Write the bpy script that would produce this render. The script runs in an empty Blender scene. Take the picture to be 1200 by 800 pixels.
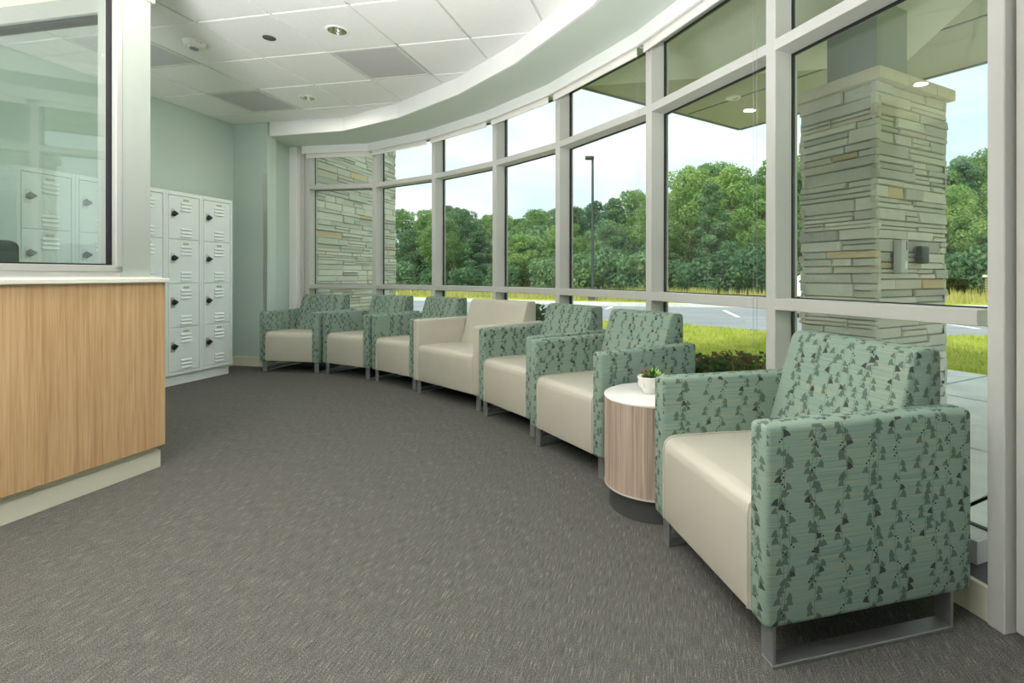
import bpy, bmesh, math, random
from mathutils import Vector, Matrix, noise as mnoise

random.seed(11)
S = bpy.context.scene
COL = S.collection
PI = math.pi
EYE = 1.08                       # height of the viewpoint
TH = 0.196                       # the building's grid is turned by this much from the view axis
NX, NY = math.cos(TH), -math.sin(TH)      # "n": across the room
AX, AY = math.sin(TH), math.cos(TH)       # "a": along the room
CEIL = 2.887
SOFF = 2.733


def W(n, a, z=0.0):
    return Vector((n * NX + a * AX, n * NY + a * AY, z))


# ------------------------------------------------------------------ node helper
class NT:
    def __init__(self, name, rough=0.5, spec=0.5, metallic=0.0):
        self.m = bpy.data.materials.new(name)
        self.m.use_nodes = True
        self.t = self.m.node_tree
        self.b = self.t.nodes['Principled BSDF']
        self.out = self.t.nodes['Material Output']
        self.b.inputs['Roughness'].default_value = rough
        self.b.inputs['Specular IOR Level'].default_value = spec
        self.b.inputs['Metallic'].default_value = metallic

    def node(self, typ, **kw):
        n = self.t.nodes.new(typ)
        for k, v in kw.items():
            setattr(n, k, v)
        return n

    def put(self, sock, v):
        if isinstance(v, bpy.types.NodeSocket):
            self.t.links.new(v, sock)
        elif isinstance(v, (tuple, list)):
            sock.default_value = (*v, 1.0) if (len(v) == 3 and sock.type == 'RGBA') else v
        else:
            sock.default_value = v

    def M(self, op, a, b=0.0, c=None):
        n = self.node('ShaderNodeMath', operation=op)
        self.put(n.inputs[0], a)
        self.put(n.inputs[1], b)
        if c is not None:
            self.put(n.inputs[2], c)
        return n.outputs[0]

    def mix(self, f, a, b, blend='MIX'):
        n = self.node('ShaderNodeMix', data_type='RGBA', blend_type=blend)
        self.put(n.inputs[0], f)
        self.put(n.inputs[6], a)
        self.put(n.inputs[7], b)
        return n.outputs[2]

    def coord(self, which='Object'):
        return self.node('ShaderNodeTexCoord').outputs[which]

    def mapping(self, v, scale=(1, 1, 1), rot=(0, 0, 0), loc=(0, 0, 0)):
        n = self.node('ShaderNodeMapping')
        self.put(n.inputs['Vector'], v)
        n.inputs['Scale'].default_value = scale
        n.inputs['Rotation'].default_value = rot
        n.inputs['Location'].default_value = loc
        return n.outputs[0]

    def noise(self, v, scale, detail=2.0, rough=0.5, dist=0.0):
        n = self.node('ShaderNodeTexNoise')
        self.put(n.inputs['Vector'], v)
        n.inputs['Scale'].default_value = scale
        n.inputs['Detail'].default_value = detail
        n.inputs['Roughness'].default_value = rough
        n.inputs['Distortion'].default_value = dist
        return n.outputs[0]

    def ramp(self, f, stops, interp='LINEAR'):
        n = self.node('ShaderNodeValToRGB')
        self.put(n.inputs[0], f)
        cr = n.color_ramp
        cr.interpolation = interp
        while len(cr.elements) < len(stops):
            cr.elements.new(0.5)
        for e, (p, c) in zip(cr.elements, stops):
            e.position = p
            e.color = (*c, 1) if len(c) == 3 else c
        return n.outputs[0]

    def white(self, x, y=0.0, z=0.0):
        c = self.node('ShaderNodeCombineXYZ')
        self.put(c.inputs[0], x)
        self.put(c.inputs[1], y)
        self.put(c.inputs[2], z)
        n = self.node('ShaderNodeTexWhiteNoise', noise_dimensions='3D')
        self.t.links.new(c.outputs[0], n.inputs['Vector'])
        return n.outputs['Value']

    def color(self, c):
        self.put(self.b.inputs['Base Color'], c)
        return self

    def bump(self, h, strength=0.3, dist=0.005):
        n = self.node('ShaderNodeBump')
        n.inputs['Strength'].default_value = strength
        n.inputs['Distance'].default_value = dist
        self.put(n.inputs['Height'], h)
        self.t.links.new(n.outputs[0], self.b.inputs['Normal'])
        return self


def srgb(r, g, b):
    def f(x):
        x /= 255.0
        return x / 12.92 if x <= 0.04045 else ((x + 0.055) / 1.055) ** 2.4
    return (f(r), f(g), f(b))


def plain(name, col, rough=0.5, spec=0.5, metallic=0.0, var=0.04, scale=6.0):
    t = NT(name, rough, spec, metallic)
    f = t.noise(t.coord(), scale, 3)
    a = tuple(c * (1 - var) for c in col)
    b = tuple(min(1, c * (1 + var)) for c in col)
    t.color(t.ramp(f, [(0.3, a), (0.7, b)]))
    return t.m


MAT = {}


def make_materials():
    # --- patterned upholstery: thin woven stripes and climbing sprigs of fan-shaped leaves
    t = NT('sprig_fabric', 0.85, 0.2)
    uvn = t.node('ShaderNodeUVMap')
    sp = t.node('ShaderNodeSeparateXYZ')
    t.t.links.new(uvn.outputs[0], sp.inputs[0])
    rnd = t.node('ShaderNodeObjectInfo').outputs['Random']
    u = t.M('ADD', sp.outputs[0], t.M('MULTIPLY', rnd, 3.7))
    v = t.M('ADD', sp.outputs[1], 5.0)
    comb = t.node('ShaderNodeCombineXYZ')
    t.put(comb.inputs[0], u)
    t.put(comb.inputs[1], v)
    st = t.noise(t.mapping(comb.outputs[0], scale=(3.5, 420, 1)), 1.0, 2, 0.6)
    st2 = t.noise(t.mapping(comb.outputs[0], scale=(7, 800, 1), loc=(3, 7, 0)), 1.0, 1, 0.5)
    base = t.ramp(st, [(0.30, srgb(100, 129, 124)), (0.45, srgb(134, 157, 145)), (0.54, srgb(142, 161, 148)), (0.66, srgb(170, 165, 132))])
    base = t.mix(t.M('MULTIPLY', st2, 0.35), base, srgb(110, 138, 133))

    def layer(base, P, L, seed, off, R0, ls=0.0, flip=0.0):
        uu = t.M('ADD', u, off)
        q = t.M('DIVIDE', uu, P)
        iu = t.M('FLOOR', q)
        ri = t.white(iu, seed, 0.3)
        gl = t.M('MULTIPLY_ADD', ri, 23.0, t.M('MULTIPLY', v, 19.0))
        sx = t.M('ADD', t.M('MULTIPLY', t.M('SINE', gl), 0.009), t.M('MULTIPLY', t.M('SUBTRACT', ri, 0.5), 0.016))
        x = t.M('SUBTRACT', t.M('MULTIPLY', t.M('SUBTRACT', t.M('SUBTRACT', q, iu), 0.5), P), sx)
        vv = t.M('ADD', t.M('MULTIPLY_ADD', ri, L * 7.3, v), flip * L * 0.5)
        jq = t.M('DIVIDE', vv, L)
        j = t.M('FLOOR', jq)
        ly = t.M('SUBTRACT', t.M('MULTIPLY', t.M('SUBTRACT', jq, j), L), 0.007)
        side = t.M('SUBTRACT', 1.0, t.M('MULTIPLY', t.M('FLOORED_MODULO', t.M('ADD', j, flip), 2.0), 2.0))
        r2 = t.white(iu, j, seed + 1.5 + ls)
        r3 = t.white(iu, j, seed + 4.5 + ls)
        gate = t.M('GREATER_THAN', t.white(iu, t.M('FLOOR', t.M('DIVIDE', vv, L * 6)), seed + 2.5), 0.18)
        lx = t.M('MULTIPLY', x, side)
        ang = t.M('MULTIPLY_ADD', r3, 0.45, 0.42)
        ca, sa = t.M('COSINE', ang), t.M('SINE', ang)
        p = t.M('ADD', t.M('MULTIPLY', lx, ca), t.M('MULTIPLY', ly, sa))
        w = t.M('SUBTRACT', t.M('MULTIPLY', ly, ca), t.M('MULTIPLY', lx, sa))
        aw = t.M('ABSOLUTE', w)
        R = t.M('MULTIPLY_ADD', r2, 0.006, R0)
        rr = t.M('SQRT', t.M('ADD', t.M('MULTIPLY', p, p), t.M('MULTIPLY', w, w)))
        inw = t.M('LESS_THAN', aw, t.M('SUBTRACT', t.M('MULTIPLY', t.M('POWER', t.M('MAXIMUM', t.M('DIVIDE', p, R0), 0.0), 1.45), R0 * 0.66), 0.0003))
        leaf = t.M('MULTIPLY', inw, t.M('LESS_THAN', rr, R))
        leaf = t.M('MULTIPLY', leaf, t.M('MULTIPLY', t.M('GREATER_THAN', r2, 0.16), gate))
        stem = t.M('MULTIPLY', t.M('LESS_THAN', t.M('ABSOLUTE', x), 0.0007), gate)
        d1 = t.M('ADD', t.M('POWER', t.M('SUBTRACT', lx, 0.011), 2.0), t.M('POWER', t.M('SUBTRACT', ly, 0.012), 2.0))
        d2 = t.M('ADD', t.M('POWER', t.M('SUBTRACT', lx, 0.004), 2.0), t.M('POWER', t.M('SUBTRACT', ly, 0.019), 2.0))
        dots = t.M('LESS_THAN', t.M('MINIMUM', d1, d2), 0.0027 ** 2)
        dots = t.M('MULTIPLY', dots, t.M('MULTIPLY', t.M('LESS_THAN', r2, 0.2), gate))
        lc = t.mix(t.M('GREATER_THAN', r3, 0.88), srgb(88, 104, 94), srgb(50, 53, 51))
        c = t.mix(t.M('MULTIPLY', stem, 0.75), base, srgb(84, 100, 90))
        c = t.mix(t.M('MULTIPLY', leaf, 0.9), c, lc)
        return t.mix(dots, c, srgb(36, 38, 38))
    c = layer(base, 0.092, 0.037, 1.0, 0.0, 0.022)
    c = layer(c, 0.092, 0.037, 1.0, 0.0, 0.020, 0.37, 1.0)
    c = layer(c, 0.108, 0.041, 9.0, 0.045, 0.021)
    c = layer(c, 0.108, 0.041, 9.0, 0.045, 0.019, 0.37, 1.0)
    t.color(c)
    t.bump(st2, 0.15, 0.001)
    MAT['fabric'] = t.m
    # --- beige vinyl
    t = NT('beige_vinyl', 0.42, 0.45)
    n = t.noise(t.coord(), 380, 2)
    t.color(t.ramp(t.noise(t.coord(), 5, 2), [(0.3, srgb(190, 186, 172)), (0.7, srgb(197, 192, 178))]))
    t.bump(n, 0.06, 0.001)
    MAT['vinyl'] = t.m
    MAT['steel'] = plain('brushed_leg_metal', srgb(160, 162, 164), 0.42, 0.5, 0.75, 0.03, 30)
    # --- carpet
    t = NT('carpet', 0.95, 0.1)
    co = t.coord()
    g = t.mapping(co, scale=(1, 1, 1), rot=(0, 0, TH))
    n1 = t.noise(t.mapping(g, scale=(330, 17, 1)), 1.0, 2, 0.6)
    n2 = t.noise(t.mapping(g, scale=(480, 300, 1), loc=(5, 3, 0)), 1.0, 2, 0.7)
    n3 = t.noise(co, 1.3, 2)
    f = t.M('ADD', t.M('MULTIPLY', n1, 0.25), t.M('MULTIPLY', n2, 0.75))
    c = t.ramp(f, [(0.34, srgb(38, 38, 39)), (0.46, srgb(76, 76, 75)), (0.54, srgb(99, 98, 95)), (0.66, srgb(164, 160, 148))])
    c = t.mix(t.M('MULTIPLY', t.M('GREATER_THAN', n1, 0.66), 0.5), c, srgb(158, 152, 132))
    c = t.mix(t.M('MULTIPLY', n3, 0.2), c, srgb(84, 82, 74))
    t.color(c)
    t.bump(n2, 0.2, 0.002)
    MAT['carpet'] = t.m
    # --- painted walls
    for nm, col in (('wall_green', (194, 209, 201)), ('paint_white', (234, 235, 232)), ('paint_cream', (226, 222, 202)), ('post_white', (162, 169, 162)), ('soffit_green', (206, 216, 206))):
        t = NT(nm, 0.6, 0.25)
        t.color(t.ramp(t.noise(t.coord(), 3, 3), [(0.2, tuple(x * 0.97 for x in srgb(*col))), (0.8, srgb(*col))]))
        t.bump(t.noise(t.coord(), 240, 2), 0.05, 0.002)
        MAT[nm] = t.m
    MAT['alu'] = plain('window_metal', srgb(194, 194, 190), 0.42, 0.5, 0.0, 0.02, 4)
    MAT['screenmetal'] = plain('screen_metal', srgb(168, 169, 165), 0.45, 0.5, 0.0, 0.02, 4)
    MAT['gasket'] = plain('black_gasket', (0.012, 0.012, 0.014), 0.5, 0.4)
    MAT['sillstone'] = plain('white_sill', srgb(236, 234, 224), 0.3, 0.5, 0, 0.015)
    MAT['shade'] = plain('shade_cloth', srgb(232, 230, 222), 0.8, 0.2, 0, 0.02)
    MAT['tile'] = None
    t = NT('ceiling_tile', 0.9, 0.1)
    t.color(t.ramp(t.noise(t.coord(), 120, 3), [(0.25, srgb(226, 226, 222)), (0.75, srgb(234, 234, 230))]))
    t.bump(t.noise(t.coord(), 300, 2), 0.12, 0.002)
    MAT['tile'] = t.m
    MAT['tbar'] = plain('grid_bar', srgb(206, 207, 200), 0.5, 0.3, 0, 0.02)
    t = NT('perforated_panel', 0.6, 0.3)
    vo = t.node('ShaderNodeTexVoronoi')
    vo.inputs['Scale'].default_value = 90
    vo.inputs['Randomness'].default_value = 0.0
    t.put(vo.inputs['Vector'], t.mapping(t.coord(), scale=(1, 1, 0.01)))
    t.color(t.ramp(vo.outputs['Distance'], [(0.26, srgb(140, 139, 140)), (0.36, srgb(208, 206, 206))]))
    MAT['perf'] = t.m
    # --- locker metal
    MAT['locker'] = plain('locker_enamel', srgb(224, 233, 231), 0.38, 0.5, 0, 0.02)
    MAT['black'] = plain('black_plastic', (0.012, 0.012, 0.013), 0.35, 0.5)
    MAT['plate'] = plain('number_plate_metal', srgb(196, 190, 150), 0.3, 0.5, 0.6)
    MAT['stainless'] = plain('stainless', srgb(214, 214, 210), 0.3, 0.5, 0.8, 0.02)
    MAT['chrome'] = plain('reflector_metal', srgb(226, 226, 218), 0.2, 0.5, 1.0, 0.02)
    # --- woods
    t = NT('oak_laminate', 0.45, 0.35)
    co = t.coord()
    n1 = t.noise(t.mapping(co, scale=(55, 55, 1.2)), 1.0, 4, 0.65, 0.3)
    n2 = t.noise(t.mapping(co, scale=(260, 260, 5)), 1.0, 2, 0.6)
    n3 = t.noise(t.mapping(co, scale=(7, 7, 0.3)), 1.0, 2)
    c = t.ramp(t.M('ADD', t.M('MULTIPLY', n1, 0.6), t.M('MULTIPLY', n2, 0.4)), [(0.33, srgb(172, 134, 94)), (0.48, srgb(200, 163, 120)), (0.62, srgb(216, 182, 140))])
    t.color(t.mix(t.M('MULTIPLY', n3, 0.3), c, srgb(186, 146, 102)))
    MAT['oak'] = t.m
    t = NT('drum_walnut', 0.45, 0.35)
    co = t.coord()
    n1 = t.noise(t.mapping(co, scale=(38, 38, 0.8)), 1.0, 4, 0.7, 0.2)
    n2 = t.noise(t.mapping(co, scale=(150, 150, 3)), 1.0, 2, 0.6)
    t.color(t.ramp(t.M('ADD', t.M('MULTIPLY', n1, 0.65), t.M('MULTIPLY', n2, 0.35)), [(0.34, srgb(132, 110, 96)), (0.47, srgb(170, 150, 136)), (0.58, srgb(188, 169, 155)), (0.68, srgb(212, 198, 186))]))
    MAT['drumwood'] = t.m
    MAT['tablewhite'] = plain('white_table_top', srgb(240, 240, 236), 0.25, 0.5, 0, 0.01)
    MAT['plinth'] = plain('dark_grey_plinth', srgb(84, 84, 84), 0.45, 0.5, 0.3, 0.03)
    MAT['ceramic'] = plain('white_ceramic', srgb(240, 238, 232), 0.2, 0.5, 0, 0.02)
    MAT['soil'] = plain('dark_soil', (0.03, 0.022, 0.016), 0.95, 0.1, 0, 0.5, 90)
    MAT['succ_g'] = plain('succulent_green', srgb(96, 138, 66), 0.5, 0.4, 0, 0.3, 60)
    MAT['succ_l'] = plain('succulent_lime', srgb(178, 206, 112), 0.5, 0.4, 0, 0.2, 60)
    MAT['succ_r'] = plain('succulent_red', srgb(150, 74, 62), 0.5, 0.4, 0, 0.3, 60)
    MAT['chairdark'] = plain('office_chair_cloth', srgb(58, 72, 68), 0.8, 0.2, 0, 0.1, 40)
    MAT['red'] = plain('red_print', srgb(190, 40, 40), 0.6, 0.3)
    MAT['discgrey'] = plain('dark_disc', srgb(74, 84, 80), 0.5, 0.3)
    # --- glass
    for nm, tint, r0 in (('window_glass', (0.925, 0.95, 0.935), 0.03), ('screen_glass', (0.94, 0.965, 0.95), 0.07)):
        m = bpy.data.materials.new(nm)
        m.use_nodes = True
        nt = m.node_tree
        nt.nodes.clear()
        o = nt.nodes.new('ShaderNodeOutputMaterial')
        mx = nt.nodes.new('ShaderNodeMixShader')
        tr = nt.nodes.new('ShaderNodeBsdfTransparent')
        tr.inputs[0].default_value = (*tint, 1)
        gl = nt.nodes.new('ShaderNodeBsdfGlossy')
        gl.inputs['Roughness'].default_value = 0.0
        gl.inputs['Color'].default_value = (0.97, 1, 0.99, 1)
        lw = nt.nodes.new('ShaderNodeLayerWeight')
        lw.inputs[0].default_value = 0.5
        pw = nt.nodes.new('ShaderNodeMath')
        pw.operation = 'POWER'
        pw.inputs[1].default_value = 5.0
        ma = nt.nodes.new('ShaderNodeMath')
        ma.operation = 'MULTIPLY_ADD'
        ma.inputs[1].default_value = 0.85
        ma.inputs[2].default_value = r0
        nt.links.new(lw.outputs['Facing'], pw.inputs[0])
        nt.links.new(pw.outputs[0], ma.inputs[0])
        nt.links.new(ma.outputs[0], mx.inputs[0])
        nt.links.new(tr.outputs[0], mx.inputs[1])
        nt.links.new(gl.outputs[0], mx.inputs[2])
        nt.links.new(mx.outputs[0], o.inputs[0])
        MAT[nm] = m
    # --- outdoors
    t = NT('ledge_stone', 0.85, 0.2)
    at = t.node('ShaderNodeAttribute', attribute_name='tone')
    n = t.noise(t.coord(), 14, 4, 0.65)
    t.color(t.mix(t.M('MULTIPLY', t.M('SUBTRACT', n, 0.3), 0.55), at.outputs['Color'], srgb(200, 198, 184)))
    t.bump(t.noise(t.coord(), 45, 4, 0.6), 0.5, 0.012)
    MAT['stone'] = t.m
    MAT['capstone'] = plain('cap_stone', srgb(214, 208, 190), 0.8, 0.2, 0, 0.06, 8)
    MAT['soffit_out'] = plain('canopy_soffit', srgb(192, 190, 174), 0.7, 0.2, 0, 0.03, 2)
    MAT['canopy_edge'] = plain('canopy_edge_metal', srgb(120, 128, 126), 0.5, 0.4, 0, 0.03, 2)
    MAT['postgrey'] = plain('canopy_post', srgb(150, 160, 156), 0.5, 0.4, 0, 0.03, 2)
    t = NT('asphalt', 0.9, 0.15)
    t.color(t.ramp(t.noise(t.mapping(t.coord(), scale=(0.25, 3.0, 1)), 1.0, 5), [(0.3, srgb(134, 138, 140)), (0.7, srgb(162, 165, 166))]))
    MAT['asphalt'] = t.m
    t = NT('concrete', 0.85, 0.2)
    t.color(t.ramp(t.noise(t.coord(), 3, 5), [(0.3, srgb(205, 206, 200)), (0.7, srgb(226, 226, 220))]))
    MAT['concrete'] = t.m
    MAT['linewhite'] = plain('road_paint', srgb(240, 240, 236), 0.7, 0.2, 0, 0.04)
    t = NT('lawn', 0.95, 0.05)
    c = t.ramp(t.noise(t.coord(), 2.2, 4, 0.65), [(0.3, srgb(160, 172, 60)), (0.5, srgb(194, 196, 86)), (0.72, srgb(214, 204, 118))])
    c = t.mix(t.M('MULTIPLY', t.noise(t.coord(), 60, 3), 0.5), c, srgb(146, 162, 52))
    t.color(c)
    t.bump(t.noise(t.coord(), 70, 3), 0.8, 0.05)
    MAT['lawn'] = t.m

    def leafmat(nm, a, b, c, sc):
        t = NT(nm, 0.6, 0.2)
        geo = t.node('ShaderNodeNewGeometry')
        oi = t.node('ShaderNodeObjectInfo').outputs['Random']
        n = t.noise(t.coord('Object'), sc, 3, 0.6)
        f = t.M('ADD', n, t.M('MULTIPLY', t.M('SUBTRACT', oi, 0.5), 0.3))
        f = t.M('ADD', f, t.M('MULTIPLY', t.M('SUBTRACT', geo.outputs['Random Per Island'], 0.5), 0.3))
        col = t.ramp(f, [(0.25, a), (0.5, b), (0.78, c)])
        t.color(col)
        tl = t.node('ShaderNodeBsdfTranslucent')
        t.t.links.new(col, tl.inputs[0])
        mx = t.node('ShaderNodeMixShader')
        mx.inputs[0].default_value = 0.45
        t.t.links.new(t.b.outputs[0], mx.inputs[1])
        t.t.links.new(tl.outputs[0], mx.inputs[2])
        t.t.links.new(mx.outputs[0], t.out.inputs[0])
        return t.m
    MAT['leaf'] = leafmat('tree_leaf', srgb(94, 128, 72), srgb(134, 168, 98), srgb(174, 198, 120), 0.6)
    MAT['leaf2'] = leafmat('tree_leaf_bluish', srgb(80, 114, 82), srgb(112, 146, 104), srgb(150, 176, 122), 0.6)
    MAT['shrubleaf'] = leafmat('shrub_leaf', srgb(58, 88, 48), srgb(98, 128, 70), srgb(150, 108, 80), 9)
    MAT['blade'] = leafmat('grass_blade', srgb(146, 166, 62), srgb(186, 198, 92), srgb(214, 212, 128), 3)
    MAT['drygrass'] = leafmat('dry_grass', srgb(150, 160, 74), srgb(184, 182, 104), srgb(214, 200, 142), 0.8)
    MAT['bark'] = plain('bark', srgb(146, 132, 112), 0.9, 0.1, 0, 0.25, 5)
    MAT['poledark'] = plain('dark_pole_paint', srgb(62, 70, 70), 0.5, 0.4, 0.2, 0.05, 3)
    t = NT('brick', 0.85, 0.2)
    br = t.node('ShaderNodeTexBrick')
    br.inputs['Color1'].default_value = (*srgb(120, 84, 66), 1)
    br.inputs['Color2'].default_value = (*srgb(136, 98, 78), 1)
    br.inputs['Mortar'].default_value = (*srgb(160, 150, 138), 1)
    br.inputs['Scale'].default_value = 4.0
    t.put(br.inputs['Vector'], t.mapping(t.coord(), rot=(PI / 2, 0, 0)))
    t.color(br.outputs[0])
    MAT['brick'] = t.m
    MAT['carwhite'] = plain('car_paint', srgb(238, 240, 240), 0.2, 0.5, 0, 0.01)
    MAT['carglass'] = plain('car_window', (0.02, 0.025, 0.028), 0.1, 0.6)
    MAT['tyre'] = plain('tyre_rubber', (0.015, 0.015, 0.015), 0.8, 0.3)
    MAT['boxgrey'] = plain('control_box_grey', srgb(188, 192, 188), 0.45, 0.4, 0, 0.03)
    MAT['boxdark'] = plain('speaker_dark_grey', srgb(84, 88, 88), 0.5, 0.4, 0, 0.05)


make_materials()


# ------------------------------------------------------------------ mesh helpers
def mesh_obj(name, bm, mat, parent=None, smooth=None, uv=False):
    me = bpy.data.meshes.new(name)
    bmesh.ops.recalc_face_normals(bm, faces=bm.faces[:])
    if uv:
        lay = bm.loops.layers.uv.new('UVMap')
        for f in bm.faces:
            n = f.normal
            k = max(range(3), key=lambda i: abs(n[i]))
            for l in f.loops:
                c = l.vert.co
                l[lay].uv = ((c.y, c.z) if k == 0 else (c.x, c.z) if k == 1 else (c.x, c.y))
    bm.to_mesh(me)
    bm.free()
    if isinstance(mat, (list, tuple)):
        for x in mat:
            me.materials.append(x)
    else:
        me.materials.append(mat)
    if smooth is not None:
        me.polygons.foreach_set('use_smooth', [True] * len(me.polygons))
        me.set_sharp_from_angle(angle=math.radians(smooth))
    o = bpy.data.objects.new(name, me)
    COL.objects.link(o)
    if parent is not None:
        o.parent = parent
    return o


def tag(o, label=None, cat=None, group=None, kind=None):
    if label:
        o['label'] = label
    if cat:
        o['category'] = cat
    if group:
        o['group'] = group
    if kind:
        o['kind'] = kind
    return o


def empty(name, loc=(0, 0, 0), rz=0.0):
    o = bpy.data.objects.new(name, None)
    o.empty_display_size = 0.1
    o.location = loc
    o.rotation_euler = (0, 0, rz)
    COL.objects.link(o)
    return o


def copy_tree(o, parent=None):
    c = o.copy()
    COL.objects.link(c)
    if parent is not None:
        c.parent = parent
    for ch in [x for x in bpy.data.objects if x.parent == o]:
        copy_tree(ch, c)
    return c


def B():
    return bmesh.new()


def box(bm, x0, x1, y0, y1, z0, z1, bev=0.0, seg=2, mi=0):
    vs = [bm.verts.new((x, y, z)) for x in (x0, x1) for y in (y0, y1) for z in (z0, z1)]
    q = [(0, 1, 3, 2), (4, 6, 7, 5), (0, 4, 5, 1), (2, 3, 7, 6), (0, 2, 6, 4), (1, 5, 7, 3)]
    fs = [bm.faces.new([vs[i] for i in k]) for k in q]
    for f in fs:
        f.material_index = mi
    if bev:
        es = list({e for f in fs for e in f.edges})
        r = bmesh.ops.bevel(bm, geom=es, offset=bev, segments=seg, profile=0.5, affect='EDGES')
        for f in r['faces']:
            f.material_index = mi
    return vs


def prism(bm, pts, z0, z1, mi=0):
    """closed polygon (x, y) swept from z0 to z1"""
    a = [bm.verts.new((p[0], p[1], z0)) for p in pts]
    b = [bm.verts.new((p[0], p[1], z1)) for p in pts]
    n = len(pts)
    fs = [bm.faces.new(a[::-1]), bm.faces.new(b)]
    for i in range(n):
        fs.append(bm.faces.new([a[i], a[(i + 1) % n], b[(i + 1) % n], b[i]]))
    for f in fs:
        f.material_index = mi


def profile_x(bm, pts, x0, x1, bev=0.0, seg=3):
    """closed polygon (y, z) swept along x"""
    a = [bm.verts.new((x0, p[0], p[1])) for p in pts]
    b = [bm.verts.new((x1, p[0], p[1])) for p in pts]
    n = len(pts)
    fs = [bm.faces.new(a), bm.faces.new(b[::-1])]
    for i in range(n):
        fs.append(bm.faces.new([a[i], b[i], b[(i + 1) % n], a[(i + 1) % n]]))
    if bev:
        es = list({e for f in fs for e in f.edges})
        bmesh.ops.bevel(bm, geom=es, offset=bev, segments=seg, profile=0.5, affect='EDGES')


def lathe(bm, prof, seg=48, c=(0, 0, 0), cap=True):
    rings = []
    for r, z in prof:
        rings.append([bm.verts.new((c[0] + r * math.cos(2 * PI * k / seg), c[1] + r * math.sin(2 * PI * k / seg), c[2] + z)) for k in range(seg)])
    for i in range(len(rings) - 1):
        for k in range(seg):
            bm.faces.new([rings[i][k], rings[i][(k + 1) % seg], rings[i + 1][(k + 1) % seg], rings[i + 1][k]])
    if cap:
        bm.faces.new(rings[0][::-1])
        bm.faces.new(rings[-1])


def tube(bm, p, q, r0, r1=None, seg=8):
    p, q = Vector(p), Vector(q)
    r1 = r0 if r1 is None else r1
    d = (q - p).normalized()
    u = d.orthogonal().normalized()
    w = d.cross(u)
    A = [bm.verts.new(p + (u * math.cos(2 * PI * k / seg) + w * math.sin(2 * PI * k / seg)) * r0) for k in range(seg)]
    C = [bm.verts.new(q + (u * math.cos(2 * PI * k / seg) + w * math.sin(2 * PI * k / seg)) * r1) for k in range(seg)]
    for k in range(seg):
        bm.faces.new([A[k], A[(k + 1) % seg], C[(k + 1) % seg], C[k]])
    bm.faces.new(A[::-1])
    bm.faces.new(C)


def struct(name, bm, mat, parent=None, smooth=None, uv=False):
    o = mesh_obj(name, bm, mat, parent, smooth, uv)
    if parent is None:
        o['kind'] = 'structure'
    return o


# ------------------------------------------------------------------ the window line
MP = [Vector(p) for p in [(-3.446, 6.667), (-2.516, 6.520), (-1.606, 5.943), (-0.793, 5.238), (-0.127, 4.504), (0.529, 3.534), (0.9985, 2.575), (1.371, 1.696), (1.640, 0.680)]]
BP = [Vector(p) for p in [(-3.59, 6.08), (-2.62, 5.86), (-1.83, 5.38), (-1.05, 4.69), (-0.44, 3.99), (0.12, 3.15), (0.49, 2.36), (0.80, 1.45), (1.02, 0.45)]]


def outn(p, q):
    d = (q - p).normalized()
    return Vector((-d.y, d.x))


def offs(pts, o):
    """polyline moved outward by o (towards the outside of the room)"""
    r = []
    for i, p in enumerate(pts):
        n1 = outn(pts[max(0, i - 1)], pts[max(0, i - 1) + 1])
        n2 = outn(pts[min(i, len(pts) - 2)], pts[min(i, len(pts) - 2) + 1])
        b = (n1 + n2).normalized()
        r.append(p + b * (o / max(0.3, b.dot(n1))))
    return r


def ribbon(bm, A, Bb, z0, z1):
    """solid band between polylines A and Bb"""
    for i in range(len(A) - 1):
        prism(bm, [A[i], A[i + 1], Bb[i + 1], Bb[i]], z0, z1)


def local_frame(p, q):
    """object placed at p with x towards q and y outward"""
    d = q - p
    return math.atan2(d.y, d.x), d.length


RAIL0, RAIL1, TR0, TR1, GL0, HEAD = 0.908, 0.964, 2.200, 2.255, 0.185, 2.70
FD, GT = 0.115, 0.014
for i in range(len(MP) - 1):
    p, q = MP[i], MP[i + 1]
    last = (i == len(MP) - 2)
    if last:
        break
    ang, L = local_frame(p, q)
    root = empty('window_%d' % (i + 1), (p.x, p.y, 0), ang)
    root['kind'] = 'structure'
    # upright at the left end of this bay, turned to the bisector
    prev = MP[i - 1] if i else p - (q - p)
    b = (outn(prev, p) + outn(p, q)).normalized()
    bang = math.atan2(b.y, b.x) - PI / 2 - ang
    bm = B()
    box(bm, -0.031, 0.031, 0.0, 0.155, 0.10, HEAD + 0.05, 0.003, 1)
    bmesh.ops.transform(bm, matrix=Matrix.Rotation(bang, 4, 'Z'), verts=bm.verts[:])
    struct('mullion', bm, MAT['alu'], root)
    e0, e1 = 0.026, L - 0.026
    for nm, za, zb in (('bottom_rail', 0.105, GL0), ('rail', RAIL0, RAIL1), ('transom', TR0, TR1), ('head_rail', HEAD, HEAD + 0.07)):
        bm = B()
        box(bm, e0, e1, 0.002, 0.15, za, zb, 0.002, 1)
        struct(nm, bm, MAT['alu'], root)
    bm = B()
    for za, zb in ((GL0, RAIL0), (RAIL1, TR0), (TR1, HEAD)):
        for g in ((e0 - 0.0, e0 + 0.007, za, zb), (e1 - 0.007, e1, za, zb), (e0, e1, za, za + 0.005), (e0, e1, zb - 0.007, zb)):
            box(bm, g[0], g[1], FD - 0.003, FD + 0.016, g[2], g[3])
    struct('gasket', bm, MAT['gasket'], root)
    for za, zb in ((GL0, RAIL0), (RAIL1, TR0), (TR1, HEAD)):
        bm = B()
        box(bm, e0 + 0.01, e1 - 0.01, FD, FD + GT, za, zb)
        struct('pane', bm, MAT['window_glass'], root)

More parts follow.
